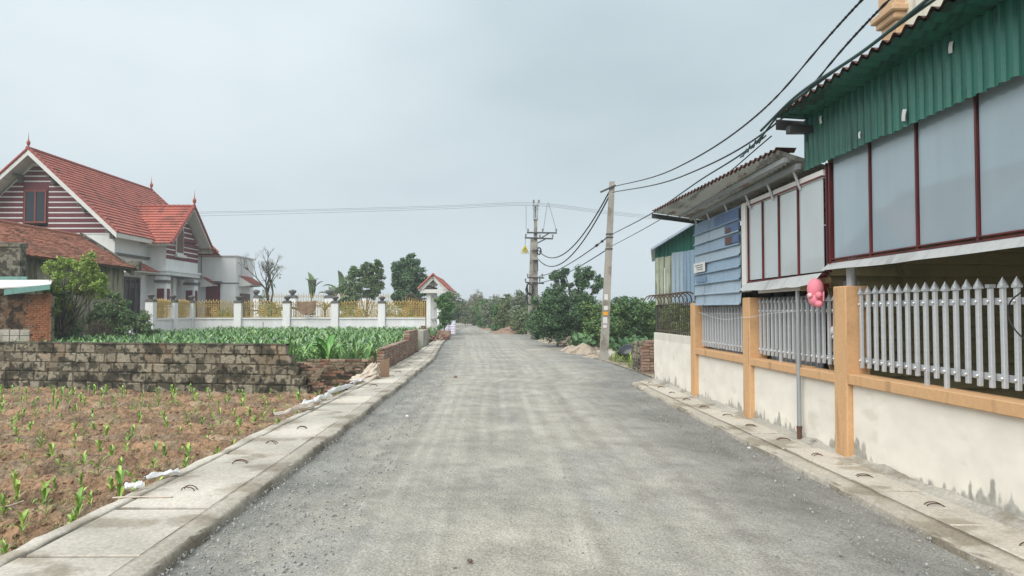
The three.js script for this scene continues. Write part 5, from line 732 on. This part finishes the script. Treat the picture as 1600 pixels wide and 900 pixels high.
const row = [[822, 58, 482, 2.2, 'olive', 'thin olive shrub beside the transformer pole base'], [811, 60, 452, 2.0, 'grey', 'tall sparse grey green tree in the verge shrub row'], [797, 63, 462, 2.4, 'olive', 'olive bushy tree behind the red rubble'], [785, 68, 470, 2.6, 'mid', 'green bush near the short weathered pole'], [774, 74, 466, 2.8, 'grey', 'grey green bush around the slim far pole'], [761, 82, 472, 3.2, 'mid', 'green bush past the slim far pole'], [752, 95, 470, 3.6, 'olive', 'dark far bush at the bend of the road'], [742, 108, 460, 4.6, 'pale', 'pale dry crowned tree at the bend of the road'], [804, 70, 478, 3, 'mid', 'green shrub behind the olive tree in the verge row'], [816, 66, 476, 2.8, 'mid', 'leafy shrub behind the tall sparse tree'], [836, 62, 474, 2.6, 'olive', 'olive shrub right behind the transformer pole'], [738, 118, 476, 5, 'olive', 'blue green bush below the pale dry crowned tree']];
row.forEach(([px, d, py, w, pal, l], i) => { const yt = Y(py, d) + .2; tree(i === 1 || i === 2 || i === 7 ? 'tree' : 'shrub', l, 'greenery along the far verge', [X(px, d), -.3, -d], { w, y0: .3, y1: yt, count: 14, r: w * .23, n: i === 1 ? 2600 : 4200, leaf: .2 + d * .0014, pal: PAL[pal], trunkR: .06, asp: .4 }); });
const farTrees = [[702, 92, 458, 4.2, 'olive', 'large hazy green tree beyond the villa gate'], [696, 84, 470, 2.6, 'mid', 'bright bush leaning over the gate end of the pavement'], [712, 118, 476, 3.5, 'olive', 'hazy tree at the far bend beside the pavement'], [722, 175, 484, 5, 'olive', 'small hazy tree where the road ends'], [731, 190, 482, 6, 'olive', 'faint hazy tree behind the far brick gatehouse'], [748, 160, 476, 8, 'olive', 'hazy tree mass beyond the road bend'], [680, 130, 478, 8, 'olive', 'hazy tree behind the villa gate roof'], [770, 150, 478, 9, 'olive', 'distant tree behind the slim far pole'], [800, 150, 480, 12, 'olive', 'distant tree behind the verge shrubs']];
farTrees.forEach(([px, d, py, w, pal, l]) => tree('tree', l, 'hazy trees down the road', [X(px, d), -.5, -d], { w, y0: 1.0, y1: Y(py, d) + .1, count: 14, r: w * .24, n: 3600, leaf: .2 + d * .0022, pal: PAL[pal], trunkR: .13 }));
// villa garden
tree('garden_tree', 'airy broad leaved tree with spreading forked stems in the villa yard', null, [X(570, 63), 0, -63], { clumps: [[-1.5, 3.9, 0, .7], [-1.3, 2.9, .3, .75], [-.6, 4.7, 0, .75], [.2, 5.4, .2, .6], [.9, 5.8, 0, .5], [1.2, 5.0, .2, .55], [.6, 4.4, -.3, .7], [-.4, 3.6, .4, .7], [1.2, 3.9, 0, .6], [-1.7, 2.2, 0, .6], [-1.0, 2.0, .3, .5], [.1, 4.9, -.5, .6], [-1.0, 5.1, 0, .5], [.6, 3.3, 0, .5]], n: 8500, leaf: .26, pal: PAL.mid.concat(PAL.olive), trunkR: .09, fork: .9, limbs: 1, asp: .6 });
tree('garden_tree', 'compact dark evergreen tree beside the gate roof', null, [X(636, 62), 0, -62], { clumps: [[0, 6.0, 0, .7], [-.6, 5.3, .2, .8], [.7, 5.3, 0, .8], [-.8, 4.4, .2, .65], [.2, 4.5, .4, 1.0], [1.0, 4.5, 0, .65], [-.7, 3.4, .3, .7], [.4, 3.4, .4, 1.0], [1.1, 3.5, 0, .8], [-.3, 2.6, .3, .75], [.5, 2.5, .2, .7], [.2, 5.6, -.4, .7], [0, 4.2, -.6, 1]], n: 17000, leaf: .22, pal: PAL.dark, trunkR: .14, fork: 1.6, asp: .6 });
{ // bare tree
  const R = rng(811), d = 60, g = thing('bare_tree', 'nearly leafless tree with lopped trunk in the villa yard', 'tree', [X(418, d), 0, -d]), L = [], tw = [];
  const grow = (p, dir, len, r, k) => { const q = p.clone().addScaledVector(dir, len); (k > 2 ? tw : L).push(rod(p, q, r, r * .7, k > 2 ? 4 : 7)); if (k >= 6) return; const n = k < 1 ? 3 : 2 + (R() < .5 ? 1 : 0); for (let i = 0; i < n; i++) grow(q, dir.clone().add(V((R() - .5) * 1.3, (R() - .3) * .7, (R() - .5) * 1.3)).normalize(), len * (.62 + R() * .2), r * (k > 1 ? .55 : .65), k + 1); };
  grow(V(0, 0, 0), V(.08, 1, 0), 2.0, .15, 0); mesh(g, 'trunk', merged(L), M.bark); mesh(g, 'twigs', merged(tw), M.bark); mesh(g, 'crown', leafCloud(R, [[0, 2.8, 0, .8], [-.6, 2.3, 0, .6], [.6, 5, 0, .8], [.1, 4, 0, .5]], 330, .18, PAL.olive), M.leaf);
}
function frondPlant(name, label, pos, n, len, wid, rise, pal, seed, h0 = .3, group) { const R = rng(seed), out = { p: [], c: [] }; for (let i = 0; i < n; i++) { const c = pal[Math.floor(R() * pal.length)]; ribbon(out, V((R() - .5) * .15, h0 + R() * .3, (R() - .5) * .15), i * 2.4 + R(), len * (.7 + R() * .5), wid * (.8 + R() * .4), rise + (R() - .5) * .6, 1.3 + R(), c.map(q => q * (.8 + R() * .4)), 6); } const st = rod(V(0, -.2, 0), V(0, h0 + .3, 0), .06, .04, 6), sp = st.attributes.position; for (let i = 0; i < sp.count; i++) { out.p.push(sp.getX(i), sp.getY(i), sp.getZ(i)); out.c.push(.09, .12, .05); } const m = top(name, bladeGeo(out), M.maize, label, 'plant', group); m.position.set(...pos); return m; }
frondPlant('banana_plant', 'small banana plant with torn leaf by the bare tree', [X(428, 58), .6, -58], 7, 2.4, .5, .8, PAL.olive, 21, .6);
frondPlant('banana_plant', 'upright young banana plant rising above the far yard wall', [X(487, 84), 1.0, -84], 6, 3.4, .9, 1.5, PAL.olive, 22, 2.2);
frondPlant('banana_plant', 'ragged banana plant behind the far yard wall near the airy tree', [X(522, 84), 1.0, -84], 7, 3.2, .7, 1.0, PAL.olive, 23, 2.0); frondPlant('banana_plant', 'thin banana shoot next to the ragged one behind the yard wall', [X(534, 84), 1.0, -84], 5, 3.4, .7, 1.45, PAL.olive, 26, 2.2);
frondPlant('garden_palm', 'low palm tuft behind the gilded railing beside the hung cloth', [X(508, 55), .5, -55], 14, 1.2, .12, 1.0, PAL.olive, 24, 1.2);
for (const [px, d, l, s] of [[355, 54, 'yellow green shrub behind the second gilt bay', 1], [425, 54.5, 'yellow green shrub below the bare tree behind the railing', 1.2], [545, 55, 'yellow green shrub behind the railing below the airy tree', 1.1], [610, 56, 'yellow green shrub behind the last gilt bay', 1.3], [640, 56, 'small round shrub behind the railing below the evergreen', 1]]) tree('shrub', l, 'shrubs inside the villa fence', [X(px, d), 0, -d], { w: 1.9 * s, y0: .5, y1: 1.75 * s, count: 8, r: .5 * s, n: 1500, leaf: .17, pal: PAL.lime.concat(PAL.olive), trunkR: .05 });
// in front of the old farmhouse
{ const d = 28.6, P = (px, py, r) => [X(px, d) - X(98, d), Y(py, d) + .5, (hash(px, py, 5) - .5) * .7, r];
  tree('leaning_tree', 'yellow green young tree leaning against the old farmhouse wall', null, [X(98, d), -.5, -d], { clumps: [P(88, 410, .32), P(82, 418, .28), P(103, 412, .25), P(138, 408, .36), P(130, 420, .36), P(146, 420, .3), P(120, 434, .4), P(140, 436, .45), P(152, 430, .35), P(125, 448, .4), P(146, 450, .4), P(108, 446, .3), P(95, 432, .28), P(88, 456, .35), P(94, 474, .36), P(86, 490, .36), P(160, 446, .3)], n: 7600, leaf: .13, pal: PAL.lime, trunkR: .07, fork: 1.2, limbs: 1, asp: .5 });
  tree('shrub', 'broad leafy shrub at the corner of the white villa wall', null, [X(190, 34), -.5, -34], { clumps: [[-1.2, 1.9, 0, .45], [-.7, 2.3, .2, .5], [-.2, 2.4, 0, .5], [.3, 2.1, .2, .5], [.8, 1.8, 0, .5], [1.2, 1.6, .2, .45], [.5, 1.3, .3, .55], [0, 1.5, .2, .6], [-.3, .9, .3, .6], [.2, .7, .3, .5], [.9, 1.1, 0, .5], [1.5, 1.2, 0, .3], [-.4, 2.9, 0, .3]], n: 8500, leaf: .15, pal: PAL.mid.concat(PAL.olive), trunkR: .06 });
  tree('vine_shrub', 'dark creeper clinging to the farmhouse wall behind the leaning tree', null, [X(96, 29.4), -.5, -29.4], { w: 1.5, y0: .5, y1: 3.2, count: 12, r: .45, n: 4600, leaf: .13, pal: PAL.mid.concat(PAL.dark), cat: 'creeper' });
  tree('dry_bush', 'brown dried bush between the leaning tree and broad shrub', null, [X(160, 33), -.5, -33], { w: 1.5, y0: .3, y1: 1.6, count: 9, r: .42, n: 2600, leaf: .13, pal: [[.12, .07, .04], [.09, .06, .035], [.15, .1, .06]], cat: 'shrub', asp: .25 }); }
for (const [px, y1, l] of [[166, 505, 'thin bare stake in the maize below the broad shrub'], [411, 503, 'dark stake standing in the maize behind the block wall']]) { const d = px < 200 ? 23.5 : 22.3; const m = top('stake', rod(V(0, 0, 0), V(.01, Y(y1, d) + .5, 0), .014, .01, 6), M.rustDark, l, 'stake', 'thin stakes in the maize'); m.position.set(X(px, d), -.5, -d); }
// yellow green taller maize beside the dark stake
frondPlant('weed_clump', 'tall pale weed clump in the maize beside the dark stake', [X(400, 36), -.3, -36], 16, .95, .08, 1.2, PAL.lime, 31, .35);
// elephant ear leaves and verge weeds by the thicket
function taro(label, pos, n, s, seed) { const R = rng(seed), L = [], g = thing('taro_plant', label, 'plant', pos, 'broad leaved plants under the thicket'), leaf = new THREE.Shape(); leaf.moveTo(0, -.5); leaf.bezierCurveTo(.45, -.7, .62, -.1, .3, .25); leaf.quadraticCurveTo(.1, .5, 0, .72); leaf.quadraticCurveTo(-.1, .5, -.3, .25); leaf.bezierCurveTo(-.62, -.1, -.45, -.7, 0, -.5); const lg = new THREE.ShapeGeometry(leaf, 6); { const p = lg.attributes.position; for (let i = 0; i < p.count; i++) p.setZ(i, Math.abs(p.getX(i)) * .35 - p.getY(i) * p.getY(i) * .3); lg.computeVertexNormals(); }
  for (let i = 0; i < n; i++) { const a = R() * 6.28, q = R() * s * 1.1, tip = V(Math.cos(a) * q, s * (.5 + R() * .7), Math.sin(a) * q * .6), m = mesh(g, 'leaf', lg, M.taro[i % 2]); m.position.copy(tip); m.scale.setScalar(s * (.24 + R() * .2)); m.rotation.set(-.9 + (R() - .5) * .7, a * .3 + (R() - .5), (R() - .5)); L.push(rod(V(0, 0, 0), tip, .018, .012, 4)); } mesh(g, 'stems', merged(L), M.taro[0]); }
M.taro = [std({ color: lin(.06, .14, .045), roughness: .5 }), std({ color: lin(.1, .19, .07), roughness: .5 })];
taro('large taro clump with grey green leaves behind the concrete plate', [X(982, 29), -.25, -29], 44, .8, 51); taro('dark taro clump at the foot of the fruit tree', [X(905, 34.5), -.25, -34.5], 36, .75, 52); taro('taro clump against the broken brick stub', [X(1005, 27.5), -.25, -27.5], 30, .7, 53);
{ const R = rng(57), wg = cornGeo(355, 1, 9, .07, PAL.lime), m = new THREE.InstancedMesh(wg, M.maize, 130), o = new THREE.Object3D(); for (let i = 0; i < 130; i++) { const d = 21.9 + R() * 4.2, x = roadR(d) + .06 + Math.pow(R(), 1.2) * 1.0, s = .1 + Math.pow(R(), 2) * .38; o.position.set(x, -.03, -d); o.rotation.set(0, R() * 6, 0); o.scale.setScalar(s); o.updateMatrix(); m.setMatrixAt(i, o.matrix); } m.name = 'verge_weeds'; m.userData.kind = 'stuff'; tag(m, 'bright weeds along the road between leaning pole and brick stub', 'weeds'); scene.add(m); }
// ---------------------------------------------------------------- dumped soil, rubble, plate, bag, brick stub
function mound(name, label, cat, pos, w, dep, h, mat, seed) { const m = top(name, metres(grid(40, 40, (u, v) => { const a = u * 2 - 1, b = v * 2 - 1, r = Math.sqrt(a * a + b * b); return V(a * w / 2, h * Math.pow(clamp(1 - r), 1.1) * (.75 + .5 * fb(a * 3 + seed, b * 3, 3, seed)) + (fb(a * 9, b * 9 + seed, 3, 5) - .5) * h * .22 * step(1, .7, r) - .06, b * dep / 2); })), mat, label, cat); m.position.set(...pos); return m; }
const earth = std({ map: concreteMap, color: lin(.58, .49, .4), bumpMap: roughBump, bumpScale: .03, roughness: 1 }), redEarth = std({ map: concreteMap, color: lin(.52, .35, .27), bumpMap: roughBump, bumpScale: .04, roughness: 1 });
mound('soil_heap', 'pale brown dumped soil heap with a rounded peak beside the road', 'soil heap', [X(912, 31), -.02, -31.2], 1.9, 2.6, .5, earth, 3); mound('soil_heap', 'smaller pale soil heap joined to the larger one', 'soil heap', [X(893, 33), -.02, -33], 1.3, 2.2, .38, earth, 7); mound('soil_heap', 'low soil spill running from the heap to the leaning pole', 'soil heap', [X(929, 28.5), -.02, -28.4], 1.4, 2.2, .2, earth, 9);
mound('rubble_bank', 'long bank of reddish earth and rubble below the verge shrubs', 'rubble', [X(799, 62), -.1, -62], 5.2, 12, .7, redEarth, 11); mound('rubble_bank', 'low reddish rubble bank running on towards the far pole', 'rubble', [X(778, 76), -.1, -76], 5, 14, .8, redEarth, 15); mound('rubble_bank', 'dry earth bank between transformer pole and fruit tree', 'rubble', [X(858, 44), -.1, -44], 2.2, 9, .45, earth, 17);
{ const R = rng(63), n = 420, geo = cbox(-.5, .5, -.3, .3, -.4, .4, .12, () => [(R() - .5) * .25, (R() - .5) * .2, (R() - .5) * .25]), m = new THREE.InstancedMesh(geo, std({ map: brickTone, roughness: 1 }), n), o = new THREE.Object3D(), c = new THREE.Color(); for (let i = 0; i < n; i++) { const d = 27 + R() * 53, x = roadR(d) + .1 + Math.pow(R(), 1.4) * (d > 50 ? 3 : 1.3), s = .04 + Math.pow(R(), 2) * (d > 50 ? .32 : .16); o.position.set(x, .03 + (d > 50 ? R() * .4 : .0), -d); o.rotation.set(R() * 6, R() * 6, R() * 6); o.scale.setScalar(s); o.updateMatrix(); m.setMatrixAt(i, o.matrix); const t = .25 + R() * .3; c.setRGB(t * 1.1, t * (d > 50 && R() < .5 ? .6 : .85), t * (d > 50 ? .6 : .75)); m.setColorAt(i, c); } m.name = 'verge_rubble'; m.castShadow = m.receiveShadow = true; m.userData.kind = 'stuff'; tag(m, 'broken bricks and stones scattered along the dirt verge', 'rubble'); scene.add(m); }
{ const p = top('concrete_plate', cbox(-.95, .95, -.06, .06, -1.3, 1.3, .02, (a, b, c) => [hash(a + 2, c + 2, 5) * .3, 0, hash(a + 2, c + 3, 6) * .4]), M.concrete, 'pale concrete plate lying behind the leaning pole', 'plate'); p.position.set(X(978, 28), .1, -28.3); p.rotation.set(.05, .1, -.02); }
{ const b = top('rubbish_bag', (() => { const g = new THREE.SphereGeometry(1, 20, 14); warp(g, v => { const k = .8 + .4 * fb(v.x * 2 + 4, v.y * 2 + v.z * 2.5, 3, 5); v.multiplyScalar(k); v.set(v.x * .5, v.y * .3, v.z * .4); }); return metres(g); })(), std({ color: lin(.015, .017, .022), roughness: .3 }), 'shiny black rubbish bag beside the broken brick stub', 'bag'); b.position.set(X(987, 25.5), .3, -25.5); const p = top('bag_paper', metres(grid(4, 4, (u, v) => V(u * .2, hash(Math.round(u * 4), Math.round(v * 4), 3) * .04, v * .15))), M.plastic, 'scrap of white paper on the black rubbish bag', 'paper'); p.position.set(X(987, 25.4), .5, -25.4); }
{ const g = thing('brick_stub', 'broken brick and block wall end beside the cream wall', 'wall', [3.62, -.1, -20.6]), R = rng(79), mats = [M.brick[2], M.brick[1], M.brick[2]]; for (let c = 0; c < 12; c++) { const x0 = c > 9 ? .1 : 0; for (let k = 0; k < 2; k++) { const z = -k * .22; brickCourse(g, R, x0 + (c % 2) * .0, .55, c * .085, .085, z - .2, z, mats); } } for (let r = 0; r < 4; r++) for (let k = 0; k < 3; k++) mesh(g, 'block', cbox(-.03 + hash(r, k, 2) * .02, .3, r * .21 + .004, r * .21 + .2, -.5 - (k + 1) * .4, -.51 - k * .4, .014), M.block[(r + k) % 3]); for (let c = 0; c < 3; c++) mesh(g, 'block', cbox(0, .3, .84, .98 - c * .03, -.5 - (c + 1) * .4, -.51 - c * .4, .02), M.block[c % 3]); mesh(g, 'mortar_core', box(.02, .28, -.1, .82, -1.65, -.01), M.brickMortar); }
// ---------------------------------------------------------------- litter along the pavement
function crumple(name, label, cat, px, py, d, w, l, h, turn, mat, seed, y = .085) { const m = top(name, metres(grid(22, 14, (u, v) => { const a = u - .5, b = v - .5, n = fb(u * 4 + seed, v * 3, 3, seed), e = 1 - Math.pow(Math.abs(b * 2), 3) * .4; return V(a * l, h * (.15 + n * 1.1) * Math.max(.1, 1 - b * b * 2.4) * (1 - a * a * 1.2) , b * w * e * (.7 + .6 * fb(u * 3, seed, 2, 4))); })), mat, label, cat, 'litter along the pavement'); const x = X(px, d); m.position.set(x, y, -d); m.rotation.y = turn; return m; }
crumple('plastic_scrap', 'crumpled white plastic scrap at the soil edge by the cracked slab', 'plastic', 215, 770, 6.75, .12, .16, .12, .6, M.plastic, 3); crumple('plastic_scrap', 'long white plastic strip lying between soil and slabs', 'plastic', 258, 750, 7.25, .12, .34, .09, .9, M.plastic, 5); crumple('plastic_scrap', 'flat beige plastic strip on the joint of a near slab', 'plastic', 228, 779, 6.5, .06, .5, .02, .05, M.sack, 7);
crumple('paper_roll', 'rolled grey sheet leaning on the pavement edge below the brick wall', 'sheet', 461, 648, 11.9, .2, 1.2, .15, 1.35, M.sack, 9, .08); crumple('plastic_scrap', 'white plastic sheet scrap behind the rolled grey sheet', 'plastic', 487, 637, 12.9, .2, .5, .14, 1.2, M.plastic, 11); crumple('plastic_scrap', 'white plastic scrap half under soil before the brick wall', 'plastic', 505, 628, 13.6, .16, .5, .14, 1.2, M.plastic, 13); crumple('plastic_scrap', 'long twisted white plastic sheet along the pavement before the sack', 'plastic', 534, 612, 15.2, .16, 1.5, .13, 1.42, M.plastic, 15); crumple('plastic_scrap', 'short white plastic twist touching the dumped sack', 'plastic', 560, 600, 16.9, .14, .9, .13, 1.45, M.plastic, 17);
{ const d = 18.2, m = top('dumped_sack', metres(grid(26, 16, (u, v) => { const a = u * 3.3 - .2, r = .33 * (1 - v * .75) * (.6 + .9 * fb(u * 9, v * 5, 3, 4)); return V(Math.cos(a) * r * 1.1 + v * .28, v * .46 + (fb(u * 12, v * 8, 2, 7) - .5) * .1, Math.sin(a) * r); })), M.sack, 'pale dumped sack propped at the end of the broken brick wall', 'sack'); m.scale.setScalar(.85); m.position.set(X(573, d), .06, -d); const b = top('cardboard_piece', metres(grid(8, 8, (u, v) => V(u * .5, v * .5 * (.5 + u * .5) , Math.sin(u * 3) * .04))), M.cloth, 'bent brown cardboard leaning behind the dumped sack', 'cardboard'); b.position.set(X(578, 18.6), .07, -18.6); }
for (const [px, py, s, l] of [[637, 652, .03, 'small pale stone on the road by the second row of slabs'], [659, 580, .05, 'stone on the road beyond the first seam'], [712, 590, .05, 'brown clod on the road before the long brick wall'], [640, 559, .06, 'brown clod on the pavement beside the long brick wall'], [1168, 702, .02, 'white pebble on the road edge by the drain pipe'], [735, 878, .02, 'small white pebble on the near road']]) { const d = 1963 / (py - 488), m = top('stone', (() => { const g = new THREE.IcosahedronGeometry(1, 1); warp(g, v => v.multiplyScalar(.75 + .5 * hash(Math.round(v.x * 9), Math.round(v.y * 9 + v.z * 5), 4)).setY(v.y * .6)); return metres(g); })(), px > 1000 || px === 637 ? M.plastic : M.brick[2], l, 'stone'); m.scale.setScalar(s); m.position.set(X(px, d), px === 640 ? .1 : .03, -d); }
{ const d = 5.15, m = top('dry_leaf', metres(grid(4, 6, (u, v) => V((u - .5) * .045 * Math.sin(Math.PI * (.1 + .85 * v)), Math.abs(u - .5) * .02, (v - .5) * .085))), std({ color: lin(.42, .25, .12), roughness: .8 }), 'curled brown dead leaf on the gravel by the kerb', 'leaf'); m.position.set(X(277, d), .03, -d); m.rotation.y = .7; }
{ const p = at(160, 700, 8.9), m = top('dry_stalk', tube([V(0, 0, 0), V(.1, .02, .0), V(.22, .06, -.03)], .006, 8, 4), M.sack, 'pale dry stalk lying on the red soil near the slabs', 'stalk'); m.position.set(X(10, 8), plotY(X(10, 8), 8) + .04, -8); }
// pot, striped tarpaulin and gatehouse by the far pavement end
{ const d = 47, g = thing('plant_pot', 'brown planter with a leafy shrub in front of the striped tarpaulin', 'planter', [X(694, d), .05, -d]); mesh(g, 'pot', cbox(-.42, .42, 0, .5, -.3, .3, .04), M.brick[2]); mesh(g, 'foliage', leafCloud(rng(77), [[0, .9, 0, .4], [.1, 1.4, 0, .45], [.0, 1.9, 0, .5], [.3, 2.1, 0, .4], [-.2, 2.3, 0, .4], [.1, 2.7, 0, .35]], 3600, .13, PAL.mid), M.leaf); mesh(g, 'stem', rod(V(0, .3, 0), V(.05, 1.6, 0), .04, .02, 6), M.bark); }
{ const d = 50, cv = document.createElement('canvas'); cv.width = 64; cv.height = 128; const c = cv.getContext('2d'); c.fillStyle = '#d9d6dc'; c.fillRect(0, 0, 64, 128); for (let i = 0; i < 8; i++) { c.fillStyle = i % 2 ? '#8e6e98' : '#7c88a8'; c.fillRect(0, i * 16 + 4, 64, 6); } const t = new THREE.CanvasTexture(cv); t.colorSpace = THREE.SRGBColorSpace; const q = grid(12, 12, (u, v) => V(lerp(X(696, d), X(712, d), u), Y(522, d) + v * (Y(501, d) - Y(522, d)), -d + Math.sin(u * 9) * .08 - v * .2)); const uv = q.attributes.uv; for (let j = 0; j <= 12; j++) for (let i = 0; i <= 12; i++) uv.setXY(j * 13 + i, i / 12, j / 12); top('striped_tarpaulin', q, std({ map: t, roughness: .7 }), 'white tarpaulin with purple stripes hung beside the pavement', 'tarpaulin'); const b = thing('rubble_pile', 'broken brick pile at the foot of the gate columns', 'rubble', [X(680, 44), .05, -44]), R = rng(83); for (let i = 0; i < 40; i++) { const s = .07 + R() * .1, m = mesh(b, 'brick', cbox(-s, s, -s * .45, s * .45, -s * .55, s * .55, .01), M.brick[i % 3]); m.position.set((R() - .5) * 1.1, R() * .25, (R() - .5) * 5); m.rotation.set(R() * 6, R() * 6, R() * 6); } }
{ const d = 128, g = thing('gatehouse', 'small far brick gatehouse with red tiled roof at the road end', 'gatehouse', [X(726, d), -.3, -d]); mesh(g, 'wall', box(-.9, .9, 0, 2.0, -2, 0), std({ color: lin(.42, .33, .28), map: brickTone })); mesh(g, 'roof', plate(V(-1.2, 1.95, .3), V(1.2, 1.95, .3), V(.8, 2.5, -1), V(-.8, 2.5, -1), .1), M.tile); mesh(g, 'door', box(-.3, .3, .0, 1.6, .0, .03), M.sack); }
scene.fog = new THREE.FogExp2(0xdfe6ea, .0013);
scene.traverse(o => { if (o.isMesh) { o.castShadow = true; o.receiveShadow = true; } });
renderer.render(scene, camera);
